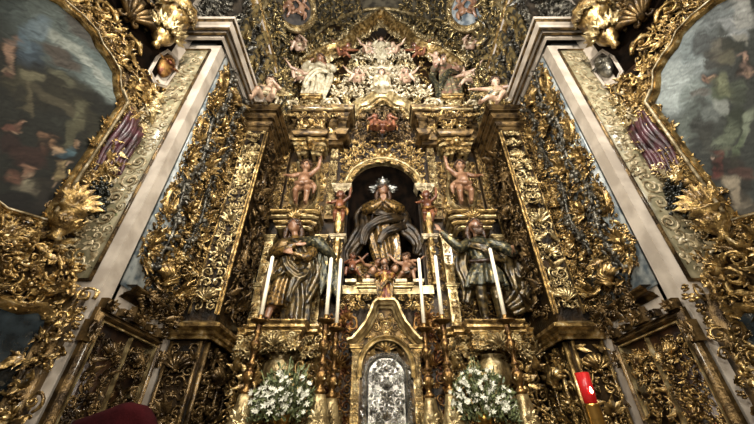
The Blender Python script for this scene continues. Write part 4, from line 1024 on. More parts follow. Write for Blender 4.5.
    for j in range(7):
        x = -.26 + j * .045
        mb.add(*strand([FD.pt(x, 5.75 - j * .03, .1), FD.pt(x + .05 * math.sin(j * 2), 5.3, .16 + .03 * (j % 2)), FD.pt(x - .02, 4.9, .12), FD.pt(x + .03, 4.5 + j * .03, .1)], [.025, .045, .04, .02], 5, 8))
    obj('folds', mb, 'maroon', t, mir)
    mb = MB(); border(mb, FD, [(-.02, 6.3), (.0, 5.8), (-.02, 5.2), (-.06, 4.75), (-.1, 4.45)], .1, ('scr', 'leaf', 'c', 'spr'), S + 50, 0, .75, .1, depth=1.4)
    border(mb, FD, [(-.28, 5.9), (-.28, 5.0), (-.28, 4.3)], .06, ('leaf', 'scr', 'flo'), S + 51, 0, .8, .08, depth=1.4); obj('gold_edge', mb, 'gold_b', t, mir)
    t = thing('wall_carving', side('carved gold and green scroll ground between left painting and arabesque panel', 'carved gold and grey scroll ground between right painting and arabesque panel', mir), 'carving', tuple(FD.pt(-.1, 3.6, 0) * A([SG, 1, 1])))
    mb = MB(); fbox(mb, FD, -.5, -.02, 3.0, 6.6, 0, .03); obj('ground', mb, 'brown', t, mir)
    mb = MB(); relief(mb, FD, -.46, .04, 3.3, 6.65, .05, .14, False, S + 70, .03, depth=1.5, n=110, tilt=.5); obj('scrollwork', mb, 'gold', t, mir)
    mb = MB(); relief(mb, FD, -.2, .1, 3.4, 6.4, .05, .11, False, S + 71, .06, depth=1.5, n=60, tilt=.5); obj('leaf_edge', mb, 'cream', t, mir)
    # ---------- lower framed glass under the painting
    t = thing('lower_altar_frame', side('massive gold rocaille frame around a dark glazed picture at the lower left', 'massive gold rocaille frame around a dark glazed picture at the lower right', mir), 'frame', tuple(FD.pt(-.6, 1.2, .1) * A([SG, 1, 1])))
    O2 = [(.1, .9), (.12, 1.6), (.1, 2.45), (.04, 2.68), (-.06, 2.74), (-.2, 2.68), (-.4, 2.7), (-.9, 2.82), (-1.3, 2.74), (-1.5, 2.7), (-1.7, 2.68), (-1.85, 2.4), (-1.85, .9)]; F2 = FR(FD.pt(0, 0, .2), DU, Z3, DW)
    mb = MB(); fbox(mb, F2, -2.0, .02, .8, 3.2, -.3, .1); obj('backing', mb, 'gold_d', t, mir)
    mb = MB(); V = [F2.pt(a, b, .12) for a, b in O2] + [F2.pt(-.9, 1.8, .12)]; n = len(O2)
    mb.add(V, None, [[i, (i + 1) % n, n] for i in range(n)]); obj('picture', mb, 'glassdark', t, mir)
    mb = MB(); fmold(mb, F2, O2, [(-.02, .12), (.0, .17), (.04, .2), (.08, .16), (.08, .08)], closed=True); obj('moulding', mb, 'gold', t, mir, 40)
    mb = MB(); border(mb, F2, O2[3:], .11, ('scr', 'c', 's', 'spr', 'leaf', 'scr3'), S + 60, .17, .5, .1, depth=1.5); border(mb, F2, O2, .05, ('leaf', 'flo', 'scr', 'ros'), S + 61, .05, .6, .14, depth=1.5); obj('scrollwork', mb, 'gold', t, mir)
    mb = MB(); relief(mb, F2, -2.0, .1, 2.82, 3.45, .06, .17, False, S + 62, .1, depth=1.6, n=90, tilt=.5, kinds=('scr', 'scr2', 'c', 's', 'spr', 'leaf')); relief(mb, F2, -1.8, .1, 2.9, 3.3, .06, .12, False, S + 63, .2, depth=1.5, n=50, tilt=.5); obj('crest', mb, 'gold', t, mir)
    mb = MB(); border(mb, F2, [(.12, .9), (.12, 2.0), (.1, 2.9), (.03, 3.2)], .07, ('scr', 'leaf', 'c', 'spr'), S + 64, 0, .7, .06, depth=1.5); obj('edge_scrolls', mb, 'gold', t, mir)
    mb = MB(); fbox(mb, FP, -3.9, -3.24, .6, 2.95, 0, .1); obj('side_panel', mb, 'gold_d', t, mir)
    mb = MB(); relief(mb, FP, -3.75, -3.05, .8, 3.1, .05, .13, False, S + 65, .1, depth=1.6, n=120, tilt=.5); obj('side_scrolls', mb, 'gold', t, mir)

# ================================================================== THE ALTARPIECE
AP = thing('altarpiece', 'towering gilded baroque altarpiece filling the centre of the chancel', 'altarpiece', (0, 6.3, 0))
fb = FR((0, 6.25, 0), X3, Z3, -Y3)
mb = MB()
fbox(mb, fb, -2.53, 2.53, 1.0, 4.05, -.25, 0)
for s_ in (-1, 1): fbox(mb, fb, min(s_ * 1.0, s_ * 2.53), max(s_ * 1.0, s_ * 2.53), 4.05, 9.0, -.25, 0)
ac = arcpts(0, 6.55, .8, PI, 0, 25, .86); V = []; 
for x, z in [(-.8, 4.05)] + ac + [(.8, 4.05)]: V.append((x, z))
out = [(-1.0, 4.05)] + [(-1.0 if i < 7 else (1.0 if i > 17 else x / .8), 6.55 + i * .22 if i < 7 else (6.55 + (24 - i) * .22 if i > 17 else 8.1)) for i, (x, z) in enumerate(ac)] + [(1.0, 4.05)]
m_ = len(V); W_ = V + out
mb.add(fb.pts([(a, b, 0) for a, b in W_]), [[i, i + 1, m_ + i + 1, m_ + i] for i in range(m_ - 1)])
fbox(mb, fb, -1.0, 1.0, 8.08, 9.0, -.25, 0)
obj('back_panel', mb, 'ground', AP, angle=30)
mb = MB(); fbox(mb, FR((0, 6.6, 0), X3, Z3, -Y3), -2.6, 2.6, 9.0, 15.2, -.2, 0); obj('upper_back_panel', mb, 'brown', AP, angle=30)
mb = MB()
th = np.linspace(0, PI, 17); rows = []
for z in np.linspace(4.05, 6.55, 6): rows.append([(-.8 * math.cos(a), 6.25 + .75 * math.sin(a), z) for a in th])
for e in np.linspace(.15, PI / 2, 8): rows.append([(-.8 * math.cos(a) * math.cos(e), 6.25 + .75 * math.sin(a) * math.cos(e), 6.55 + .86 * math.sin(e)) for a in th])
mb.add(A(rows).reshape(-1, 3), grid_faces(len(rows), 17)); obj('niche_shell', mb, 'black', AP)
mb = MB(); relief(mb, FR((0, 6.95, 0), X3, Z3, -Y3), -.6, .6, 4.5, 7.1, .06, .14, True, 8, .0, n=60); obj('niche_relief', mb, 'brown', AP)
mb = MB(); box(mb, -.9, .9, 5.9, 7.1, 3.95, 4.1); hmold(mb, [(-.9, 6.0), (-.45, 6.0), (-.45, 5.88), (.45, 5.88), (.45, 6.0), (.9, 6.0)], cornice_prof(.08, .14), 3.98); obj('niche_sill', mb, 'gold_b', AP, angle=30)
mb = MB(); relief(mb, FR((0, 5.93, 0), X3, Z3, -Y3), -.9, .9, 3.62, 3.98, .05, .1, True, 9, .0, n=40); obj('sill_frieze', mb, 'gold', AP)
for s_ in (-1, 1):
    for x in (.3, .62):
        mb = MB(); box(mb, s_ * x - .1, s_ * x + .1, 5.78, 5.9, 4.13, 4.19); obj('sill_block', mb, 'cream', AP, angle=30)
# archivolt
A1 = [(-.86, 6.5)] + arcpts(0, 6.55, .86, PI, 0, 30, .92) + [(.86, 6.5)]
mb = MB(); fmold(mb, fb, A1, [(-.04, 0), (-.04, .16), (-.015, .2), (.01, .17), (.03, .22), (.06, .2), (.07, .1), (.09, .12), (.11, .0)][::-1] if 0 else [(-.12, 0), (-.12, .12), (-.09, .16), (-.06, .14), (-.04, .22), (-.01, .22), (.01, .18), (.04, .2), (.05, .0)]); obj('archivolt', mb, 'gold_b', AP, angle=40)
mb = MB(); border(mb, fb, A1, .055, ('leaf', 'scr', 'spr'), 3, .06, .8, .18); border(mb, fb, A1, .05, ('flo', 'leaf'), 4, -.14, .8, .12); obj('arch_scallops', mb, 'gold', AP)
mb = MB(); relief(mb, fb, -1.06, 1.06, 6.65, 8.3, .05, .15, True, 21, .02, inside=lambda x, y: math.hypot(x / 1.03, (y - 6.55) / 1.1) > 1, n=90, depth=1.4, axis=[('cher', 7.72, .16)])
obj('spandrel_scrollwork', mb, 'gold', AP)
mb = MB(); relief(mb, fb, -1.05, 1.05, 8.2, 9.7, .06, .15, True, 22, .02, inside=lambda x, y: y < 9.85 - 1.0 * x * x, n=80, depth=1.5)
obj('tympanum_scrollwork', mb, 'gold_d', AP)
WV = [(-1.1, 8.95), (-.95, 9.0), (-.8, 9.25), (-.62, 9.55), (-.42, 9.62), (-.28, 9.8), (-.1, 9.98), (.1, 9.98), (.28, 9.8), (.42, 9.62), (.62, 9.55), (.8, 9.25), (.95, 9.0), (1.1, 8.95)]
WV = [tuple(p) for p in smoothpath([(a, b, 0) for a, b in WV], 3)[:, :2]]
CP = [(.12, 0), (.1, .1), (.06, .12), (.05, .2), (.0, .24), (-.04, .3), (-.07, .36), (-.1, .36), (-.12, .3), (-.12, 0)]
mb = MB(); fmold(mb, fb, WV, CP); obj('broken_pediment', mb, 'gold_b', AP, angle=40)
mb = MB(); border(mb, fb, WV, .06, ('leaf', 'flo', 'scr'), 6, .16, .8, .15, depth=1.3); border(mb, fb, WV, .08, ('scr', 'c', 'leaf'), 7, -.2, .7, .2, depth=1.3); obj('pediment_scallops', mb, 'gold', AP)
for s_ in (-1, 1):
    mir = s_ > 0
    def P_(name, mb, mat, ang=None): return obj(name, mb, mat, AP, mirror=mir, angle=ang)
    fl = fb
    sd = 100 if mir else 50
    # main entablature with projecting centre
    pth = [(-2.52, 6.1), (-2.3, 6.1), (-2.3, 5.95), (-2.18, 5.95), (-2.18, 5.78), (-1.42, 5.78), (-1.42, 5.95), (-1.12, 5.95), (-1.12, 5.75), (-.92, 5.75), (-.92, 6.2)]
    mb = MB(); hmold(mb, pth, cornice_prof(.2, .34), 8.6); P_('main_cornice', mb, 'gold_d', 30)
    mb = MB(); hmold(mb, pth, [(.14, .22), (.165, .24), (.165, .27), (.14, .27)], 8.6); hmold(mb, pth, [(.18, .3), (.205, .32), (.205, .34), (.18, .34)], 8.6); P_('cornice_fillets', mb, 'gold_b', 30)
    mb = MB(); hmold(mb, pth, [(-.1, -.35), (0, -.35), (0, 0), (.04, .02), (.04, .08), (-.1, .08)], 8.5); hmold(mb, pth, [(-.1, 0), (.02, 0), (.05, .04), (.08, .1), (.08, .14), (-.1, .14)], 8.02); P_('architrave', mb, 'gold_d', 30)
    box_ = MB(); box(box_, -2.18, -1.42, 5.78, 6.25, 8.0, 8.92); box(box_, -2.5, -1.0, 5.98, 6.3, 7.9, 8.92); box(box_, -1.12, -.92, 5.76, 6.3, 8, 8.92); P_('entablature_core', box_, 'gold_d', 30)
    mb = MB(); relief(mb, FR((0, 5.78, 0), X3, Z3, -Y3), -2.18, -1.42, 8.14, 8.6, .05, .11, True, sd, .01, n=24, axis=[('cher', 8.36, .17)]); relief(mb, FR((0, 5.95, 0), X3, Z3, -Y3), -1.42, -1.12, 8.1, 8.6, .05, .1, True, sd + 1, .01, n=14); P_('frieze_scrollwork', mb, 'gold', None)
    # stepped capital slabs over the putto panel
    for j, (z, w_, y_) in enumerate(((7.88, .40, 5.84), (7.76, .36, 5.88), (7.64, .31, 5.92), (7.52, .25, 5.96))):
        for q in (-1, 1):
            mb = MB(); a, b = sorted((-1.8 + q * .1, -1.8 + q * w_)); hmold(mb, [(a, 6.25), (a, y_), (b - .06 * (q > 0), y_), (b, y_ + .05), (b, 6.25)], [(-.04, 0), (.02, 0), (.05, .03), (.05, .06), (-.04, .065)], z); P_('capital_slab', mb, 'gold_b' if j % 2 else 'gold', 30)
    mb = MB(); fbox(mb, fl, -2.1, -1.5, 7.5, 8.0, 0, .06); P_('capital_core', mb, 'ground', 30)
    mb = MB(); mb.put(CHER, (-1.8, 5.86, 7.8), X3 * .2, Z3 * .2, -Y3 * .2); mb.put(SPR, (-1.8, 5.9, 7.6), X3 * .13, Z3 * -.15, -Y3 * .2); relief(mb, FR((0, 5.9, 0), X3, Z3, -Y3), -2.15, -1.45, 7.5, 8.0, .035, .07, True, sd + 40, .0, n=60, depth=1.8); P_('capital_ornament', mb, 'gold', None)
    # putto panel: flaring scroll bands, side pilasters, relief ground
    mb = MB(); fbox(mb, fl, -2.28, -1.32, 5.7, 7.5, 0, .06); P_('panel_ground', mb, 'gold_d', 30)
    mb = MB()
    for q in (-1, 1):
        pb = smoothpath([(-1.8 + q * .28, 7.4, 0), (-1.8 + q * .2, 7.0, 0), (-1.8 + q * .3, 6.55, 0), (-1.8 + q * .28, 6.2, 0), (-1.8 + q * .08, 5.98, 0), (-1.8, 5.95, 0)], 4)[:, :2]
        fmold(mb, fl, [tuple(p) for p in pb], [(-.05, .05), (-.04, .16), (0, .2), (.04, .16), (.05, .05)])
    P_('lyre_bands', mb, 'gold_b', 40)
    mb = MB(); relief(mb, fl, -2.28, -1.32, 5.75, 7.45, .045, .11, True, sd + 3, .06, n=110, depth=1.4, inside=lambda x, y: abs(x + 1.8) > .2 or y > 7.2); P_('panel_scrollwork', mb, 'gold', None)
    for x in (-2.42, -1.2):
        mb = MB(); fbox(mb, fl, x - .1, x + .1, 5.75, 7.9, 0, .12); P_('pilaster', mb, 'gold_d', 30)
        mb = MB(); relief(mb, fl, x - .09, x + .09, 5.8, 7.9, .035, .085, True, sd + 4 + int(x * 10), .12, n=70, depth=1.5); P_('pilaster_relief', mb, 'gold_b' if x > -2 else 'gold', None)
    # broken cornice slabs above the statue
    for j, (z, w_, y_) in enumerate(((5.62, .46, 5.72), (5.51, .43, 5.76), (5.40, .38, 5.8), (5.29, .32, 5.84))):
        for q in (-1, 1):
            mb = MB(); a, b = sorted((-1.82 + q * .13, -1.82 + q * w_)); hmold(mb, [(a, 6.25), (a, y_), (b - .08 * (q > 0), y_), (b, y_ + .06), (b, 6.25)], [(-.04, 0), (.02, 0), (.05, .03), (.05, .055), (-.04, .06)], z); P_('cornice_slab', mb, 'gold_b' if j % 2 else 'gold', 30)
    mb = MB(); fbox(mb, fl, -2.15, -1.5, 5.27, 5.7, 0, .1); P_('cornice_core', mb, 'ground', 30)
    mb = MB(); relief(mb, FR((0, 5.86, 0), X3, Z3, -Y3), -2.25, -1.4, 5.27, 5.72, .035, .07, True, sd + 41, .0, n=60, depth=1.6); P_('cornice_ornament', mb, 'gold_d', None)
    mb = MB(); mb.put(SHE, (-1.82, 5.78, 5.6), X3 * .2, Z3 * .2, -Y3 * .2); mb.put(SPR, (-1.82, 5.8, 5.35), X3 * .15, Z3 * -.15, -Y3 * .2); P_('shell', mb, 'gold', None)
    # statue bay
    mb = MB(); relief(mb, fl, -2.5, -1.08, 3.3, 5.3, .05, .13, True, sd + 6, .0, n=160, depth=1.2); P_('bay_scrollwork', mb, 'gold', None)
    for x in (-2.36, -1.28):
        mb = MB(); fbox(mb, fl, x - .085, x + .085, 3.3, 5.25, 0, .2); hmold(mb, [(x - .09, 6.2), (x - .09, 6.04), (x + .09, 6.04), (x + .09, 6.2)], cornice_prof(.05, .12), 5.15); hmold(mb, [(x - .09, 6.2), (x - .09, 6.04), (x + .09, 6.04), (x + .09, 6.2)], cornice_prof(.05, .1), 4.1); P_('bay_pilaster', mb, 'gold_b', 30)
        mb = MB(); relief(mb, FR((0, 6.05, 0), X3, Z3, -Y3), x - .06, x + .06, 3.4, 5.1, .03, .06, True, sd + 7, .0, n=60); P_('bay_pilaster_relief', mb, 'gold', None)
    # herm pilaster beside the niche
    mb = MB(); fbox(mb, fl, -1.05, -.84, 4.1, 6.4, 0, .14); P_('herm_backing', mb, 'gold_d', 30)
    mb = MB(); hmold(mb, [(-1.1, 6.2), (-1.1, 5.98), (-.78, 5.98), (-.78, 6.2)], cornice_prof(.07, .16), 6.42); hmold(mb, [(-1.07, 6.2), (-1.07, 5.98), (-.82, 5.98), (-.82, 6.2)], cornice_prof(.05, .1), 5.15); mb.put(SPR, (-.95, 5.95, 6.36), X3 * .13, Z3 * .13, -Y3 * .15); P_('herm_capital', mb, 'cream', 30)
    mb = MB(); PT_ = lathe([(.04, 0), (.1, .02), (.1, .06), (.06, .1), (.05, .2), (.07, .5), (.09, .8), (.1, .95), (.07, 1.0), (.11, 1.03), (.02, 1.05)], 14, .08, 7); mb.add(PT_[0] * A([.7, .7, 1]) + A([-.95, 5.98, 4.12]), PT_[1]); [mb.put(LEAFC, (-.95, 5.93, zz), X3 * .07, Z3 * .07, -Y3 * .06) for zz in (4.35, 4.6, 4.85, 5.0)]; PT_ = lathe([(.04, 0), (.07, .05), (.11, .45), (.12, .5)], 12, .08, 6); mb.add(PT_[0] + A([-.95, 5.98, 5.25]), PT_[1]); P_('herm_shaft', mb, 'gold', None)
    mb = MB(); PUT_A.into(mb, (-.95, 5.95, 5.55), .68, 0, s_ > 0); mb.add(*tmap(headmap(HAIR, PUT_A.head, .14), (-.95, 5.95, 5.55), .68)); P_('herm_figure', mb, ['skin_d', 'gold_r'], None)
    mb = MB(); relief(mb, FR((0, 6.1, 0), X3, Z3, -Y3), -1.06, -.84, 4.2, 6.4, .03, .07, True, sd + 9, .0, n=80); P_('herm_scrollwork', mb, 'gold', None)
    # predella under the statue
    pl = [(-2.5, 6.1), (-2.35, 6.1), (-2.35, 5.86), (-2.2, 5.86), (-2.2, 5.7), (-2.05, 5.7), (-2.05, 5.42), (-1.35, 5.42), (-1.35, 5.7), (-1.2, 5.7), (-1.2, 5.86), (-1.0, 5.86), (-1.0, 6.1)]
    mb = MB(); hmold(mb, pl, cornice_prof(.12, .2), 3.1); hmold(mb, pl, cornice_prof(.05, .1), 2.88); box(mb, -2.05, -1.35, 5.42, 6.25, 2.95, 3.29); box(mb, -2.5, -1.0, 5.86, 6.25, 2.9, 3.29); P_('statue_plinth', mb, 'gold', 30)
    mb = MB(); fq = FR((0, 5.42, 0), X3, Z3, -Y3); relief(mb, fq, -2.08, -1.32, 2.8, 3.14, .05, .1, True, sd + 30, .02, n=40, depth=1.6, axis=[('she', 2.98, .14)]); relief(mb, FR((0, 5.7, 0), X3, Z3, -Y3), -2.45, -1.0, 2.75, 3.15, .05, .1, True, sd + 31, .02, n=60, depth=1.6); P_('plinth_scrollwork', mb, 'gold_b', None)
    mb = MB(); relief(mb, FR((0, 5.6, 0), X3, Z3, -Y3), -2.5, -.95, 8.45, 8.95, .04, .09, True, sd + 32, .0, n=90, depth=1.6, inside=lambda x, y: y < 8.6 or y > 8.9); P_('cornice_scrollwork', mb, 'gold', None)
    mb = MB(); relief(mb, FR((0, 5.85, 0), X3, Z3, -Y3), -2.5, -1.0, 1.85, 2.95, .06, .14, True, sd + 10, .0, n=90, depth=1.5); relief(mb, FR((0, 6.0, 0), X3, Z3, -Y3), -2.5, -1.0, 1.85, 2.95, .08, .18, True, sd + 17, .0, n=60, depth=1.5); P_('predella_scrollwork', mb, 'gold', None)
    mb = MB(); U_ = lathe([(.03, -.42), (.1, -.38), (.16, -.3), (.1, -.2), (.2, -.1), (.27, .05), (.25, .2), (.14, .3), (.2, .34), (.05, .38)], 22, .06, 11); mb.add(U_[0] + A([-1.66, 5.72, 2.5]), U_[1]); P_('bulging_console', mb, 'gold_b', None)
    for q in (-1, 1):
        mb = MB(); mb.put(CSC, (-1.66 + q * .36, 5.6, 2.5), X3 * -q * .26, Z3 * .3, -Y3 * .3); mb.put(LEAFC, (-1.66 + q * .62, 5.65, 2.75), X3 * .15, Z3 * .15, -Y3 * .2); P_('console_scroll', mb, 'gold', None)
    # atlas block between predella and tabernacle
    mb = MB(); box(mb, -1.0, -.52, 5.95, 6.25, 1.6, 3.6); P_('inner_pier', mb, 'ground', 30)
    mb = MB(); relief(mb, FR((0, 5.95, 0), X3, Z3, -Y3), -1.02, -.52, 1.8, 3.65, .05, .12, True, sd + 12, .0, n=90, depth=1.4, axis=[('cher', 3.4, .15), ('she', 2.8, .14)]); P_('inner_pier_relief', mb, 'gold_r', None)
    # ---- upper storey
    mb = MB(); fbox(mb, fb, -2.22, -1.78, 8.9, 9.75, -.25, .25); hmold(mb, [(-2.24, 6.4), (-2.24, 5.98), (-1.76, 5.98), (-1.76, 6.4)], cornice_prof(.08, .14), 9.74); box(mb, -2.24, -1.76, 5.98, 6.4, 9.76, 9.87); P_('statue_pedestal', mb, 'gold', 30)
    mb = MB(); relief(mb, FR((0, 6.0, 0), X3, Z3, -Y3), -2.22, -1.78, 8.95, 9.7, .05, .1, True, sd + 13, .0, n=30, axis=[('cher', 9.3, .18)]); P_('pedestal_relief', mb, 'gold_b', None)
    mb = MB(); relief(mb, fb, -2.55, -1.4, 8.95, 9.9, .07, .18, False, sd + 14, .1, n=50, depth=1.7, tilt=.5); P_('volutes', mb, 'gold_b', None)
    mb = MB(); mb.put(SCR[2], (-1.42, 5.85, 9.25), X3 * .36, Z3 * .36, -Y3 * .4); mb.put(SCR[0], (-2.5, 5.85, 9.2), X3 * .28, Z3 * .28, -Y3 * .4); mb.put(CSC, (-1.2, 5.9, 9.9), X3 * .3, Z3 * .34, -Y3 * .4); P_('pediment_volute', mb, 'cream', None)
    fu = FR((0, 6.6, 0), X3, Z3, -Y3)
    mb = MB(); relief(mb, fu, -2.9, -1.25, 9.9, 14.0, .09, .24, False, sd + 15, .0, n=110, depth=1.4, tilt=.5, inside=lambda x, y: abs(x + 2.0) > .45 or y > 12.2); P_('upper_foliage', mb, 'gold', None)
    mb = MB(); relief(mb, fu, -2.9, -.2, 13.2, 15.4, .12, .3, False, sd + 16, .0, n=60, depth=1.4, tilt=.4, inside=lambda x, y: y > 14.9 - 1.1 * abs(x)); P_('crest_scrolls', mb, 'bronze_g', None)
# glory relief in the attic
def lobed(cz, rx, rz): return lambda x, y: (x / rx) ** 2 + ((y - cz) / rz) ** 2 < 1
fg1 = FR((0, 6.3, 0), X3, Z3, -Y3)
mb = MB(); relief(mb, fg1, -1.2, 1.2, 9.8, 11.4, .05, .1, False, 35, .22, n=70, depth=1.9, tilt=.6, inside=lambda x, y: ((x / 1.15) ** 2 + ((y - 10.5) / .85) ** 2 < 1) and abs(x) > .3); relief(mb, fg1, -1.0, 1.0, 11.8, 12.9, .05, .1, False, 36, .22, n=40, depth=1.9, tilt=.6, inside=lambda x, y: y < 12.8 - .9 * x * x and abs(x) > .25); obj('glory_clouds', mb, 'cream', AP)
mb = MB(); relief(mb, fg1, -1.3, 1.3, 9.7, 11.5, .07, .17, True, 31, .0, n=130, depth=1.9, tilt=.6, inside=lambda x, y: ((x / 1.25) ** 2 + ((y - 10.5) / .95) ** 2 < 1) and (abs(x) > .28 or y < 10.2)); obj('lower_glory', mb, 'gold_b', AP)
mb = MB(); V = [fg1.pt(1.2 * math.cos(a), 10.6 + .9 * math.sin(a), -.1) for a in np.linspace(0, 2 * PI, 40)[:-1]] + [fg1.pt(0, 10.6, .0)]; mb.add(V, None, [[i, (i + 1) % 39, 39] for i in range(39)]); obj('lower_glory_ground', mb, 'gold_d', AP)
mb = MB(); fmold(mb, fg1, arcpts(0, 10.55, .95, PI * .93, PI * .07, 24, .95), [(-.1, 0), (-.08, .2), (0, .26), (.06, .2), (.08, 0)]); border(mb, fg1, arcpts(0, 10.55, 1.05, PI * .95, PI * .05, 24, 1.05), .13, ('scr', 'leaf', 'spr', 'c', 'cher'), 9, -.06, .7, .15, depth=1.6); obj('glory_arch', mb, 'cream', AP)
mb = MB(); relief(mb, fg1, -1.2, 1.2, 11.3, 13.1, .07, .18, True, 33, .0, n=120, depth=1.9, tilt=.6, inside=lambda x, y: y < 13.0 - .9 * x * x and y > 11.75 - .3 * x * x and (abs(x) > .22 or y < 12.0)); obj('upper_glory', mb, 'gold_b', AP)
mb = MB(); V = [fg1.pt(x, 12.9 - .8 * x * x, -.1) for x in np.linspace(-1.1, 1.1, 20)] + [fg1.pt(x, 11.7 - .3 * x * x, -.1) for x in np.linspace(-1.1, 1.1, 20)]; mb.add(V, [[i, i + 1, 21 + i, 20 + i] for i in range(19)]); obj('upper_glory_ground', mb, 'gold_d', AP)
for j in range(13):
    a = (j - 6) / 6 * 1.25; mb = MB(); c0 = A([0, 6.25, 12.9]); d = A([math.sin(a), 0, math.cos(a)])
    if 1: mb.add(*tube([c0 + d * .35, c0 + d * (1.05 if j % 2 else .8)], [.035, .008], 5)); obj('ray', mb, 'cream' if abs(j - 6) == 2 else 'gold_d', AP)  # cream on two rays paints in the bright light on them
TOP = [(-2.45, 11.3), (-2.1, 11.9), (-1.75, 12.35), (-1.45, 12.5), (-1.1, 12.85), (-.95, 13.2), (-.8, 13.6), (-.5, 13.95), (-.25, 14.4), (0, 14.75), (.25, 14.4), (.5, 13.95), (.8, 13.6), (.95, 13.2), (1.1, 12.85), (1.45, 12.5), (1.75, 12.35), (2.1, 11.9), (2.45, 11.3)]
fg2 = FR((0, 6.3, 0), X3, Z3, -Y3)
mb = MB(); fmold(mb, fg2, [tuple(p) for p in smoothpath([(a, b, 0) for a, b in TOP], 3)[:, :2]], [(.14, 0), (.13, .16), (.08, .2), (.06, .3), (0, .34), (-.05, .42), (-.12, .42), (-.14, .34), (-.2, .3), (-.2, 0)]); obj('crowning_arch', mb, 'gold', AP, angle=40)
mb = MB(); border(mb, fg2, TOP, .13, ('leaf', 'scr', 'spr'), 12, .22, .65, .1, depth=1.4); border(mb, fg2, TOP, .14, ('leaf', 'scr', 'c', 'ros'), 13, -.28, .65, .25, depth=1.5); obj('crowning_arch_leaves', mb, 'gold_b', AP)
# ================================================================== STATUES ON THE ALTARPIECE
fv = fig_virgin()
t = put_statue('madonna_statue', fv, (-.0, 6.3, 4.72), 1.04, ['estofado', 'skin', 'cloak', 'estofado', 'hair'], 'dark gold robed Madonna statue with silver crown inside the central arched niche')
mb = MB(); hc = A([0, 6.3, 4.72]) + A(fv.head) * 1.04
cr = lathe([(.1, 0), (.115, .02), (.1, .05), (.13, .1), (.15, .15), (.1, .2), (.03, .25), (.03, .28)], 16, .08, 8); mb.add(cr[0] + hc + A([0, 0, .1]), cr[1])
for k in range(8): a = k * PI / 4; mb.add(*xf(SPHL, hc + A([.13 * math.cos(a), .13 * math.sin(a), .27]), k=.025))
mb.add(*xf(SPHL, hc + A([0, 0, .4]), k=.035)); obj('crown', mb, 'silver', t)
mb = MB()
for k in range(15):
    a = (k - 7) / 7 * 1.75; d = A([math.sin(a), 0, math.cos(a)])
    mb.add(*tube([hc + A([0, .07, .05]) + d * .17, hc + A([0, .07, .05]) + d * (.36 if k % 2 else .3)], [.02, .006], 5))
for s_ in (-1, 1): mb.put(WING, hc + A([s_ * .13, .05, .13]), X3 * s_ * .17, Z3 * .17, -Y3 * .12)
obj('halo', mb, 'silver', t)
# cloud base with the dark crescent and child heads
t = thing('cloud_base', 'dark gold cloud base with child heads carrying the Madonna in the niche', 'cloud', (0, 6.25, 4.1))
rnd = random.Random(4); f = Fig()
for i in range(26): f.add(xf(SPH, (rnd.uniform(-.55, .55), 6.25 + rnd.uniform(-.1, .2), 4.28 + rnd.uniform(-.1, .3)), k=rnd.uniform(.12, .19)))
f.build(.02, 2); mb = MB(); f.into(mb); obj('cloud', mb, 'estofado', t)
for (x, z) in ((0, 4.62), (-.22, 4.45), (.2, 4.48)):
    mb = MB(); mb.add(*headmap(HEAD, (x, 5.98, z), .085, 0, .1)); obj('child_head', mb, 'skin', t)
    mb = MB(); mb.add(*headmap(HAIR, (x, 5.99, z), .088, 0, .1)); obj('child_hair', mb, 'hair', t)
put_putto('cherub', PUT_C, (-.42, 6.02, 4.1), .62, 'pink cherub lying left of the Madonna at the niche floor', rz=.2, ry=.5, mats=('skin', 'cloak'))
put_putto('cherub', PUT_B, (.42, 6.02, 4.12), .6, 'pink cherub sitting closest to the Madonna on her right side in the photo', mats=('skin', 'cloak'))
put_putto('cherub', PUT_C, (.62, 6.06, 4.3), .5, 'upper right pink cherub beside the niche edge under the Madonna', mx=True, ry=-.3, mats=('skin', 'cloak'))
put_putto('cherub', PUT_B, (-.62, 6.06, 4.25), .52, 'dark fleshed cherub at the left edge of the niche floor', mats=('skin_d', 'cloak'), mx=True)
fs = fig_standing(4)
put_statue('small_saint_statue', fs, (0, 5.6, 3.66), .38, ['estofado_r', 'skin', 'estofado', 'estofado', 'hair'], 'small gold and red robed figure standing on top of the tabernacle gable')
fl_ = fig_saint_left()
put_statue('angel_statue', fl_, (-1.72, 5.68, 3.3), 1.06, ['estofado', 'skin', 'cloak_g', 'brown', 'hair'], 'winged angel statue in dark gold robe on the left plinth', wings=((.12, 1.5, -.95, 1.05, 'estofado_g'), (.12, 1.5, -1.1, .95, 'gold_d')))
fr_ = fig_saint_right()
t = put_statue('saint_statue', fr_, (1.82, 5.68, 3.3), 1.06, ['estofado_g', 'skin', 'cloak_g', 'brown', 'hair'], 'bearded saint statue in grey green robe with raised hand on the right plinth')
# upper storey figures
fj = fig_standing(3, child=False, hood=True)
put_statue('saint_statue', fj, (-1.95, 6.1, 9.87), 1.1, ['white_robe', 'skin', 'white_robe', 'gold', 'hair'], 'cream robed hooded statue on the upper left pedestal')
fm = fig_standing(6, child=True)
put_statue('saint_statue', fm, (2.0, 6.15, 9.87), 1.12, ['pink_robe', 'skin_p', 'estofado_g', 'gold', 'hair'], 'rose and green robed statue holding a child on the upper right pedestal')
fse = fig_seated(2)
put_statue('seated_figure', fse, (0, 6.0, 9.95), .8, ['cream', 'skin_p', 'white_robe', 'gold', 'hair'], 'white seated figure in the lower glory relief above the broken pediment')
fto = fig_standing(8)
t = put_statue('glory_figure', fto, (0, 6.05, 11.85), .62, ['white_robe', 'skin_p', 'white_robe', 'gold', 'hair'], 'small white figure before golden rays at the very top of the altarpiece')
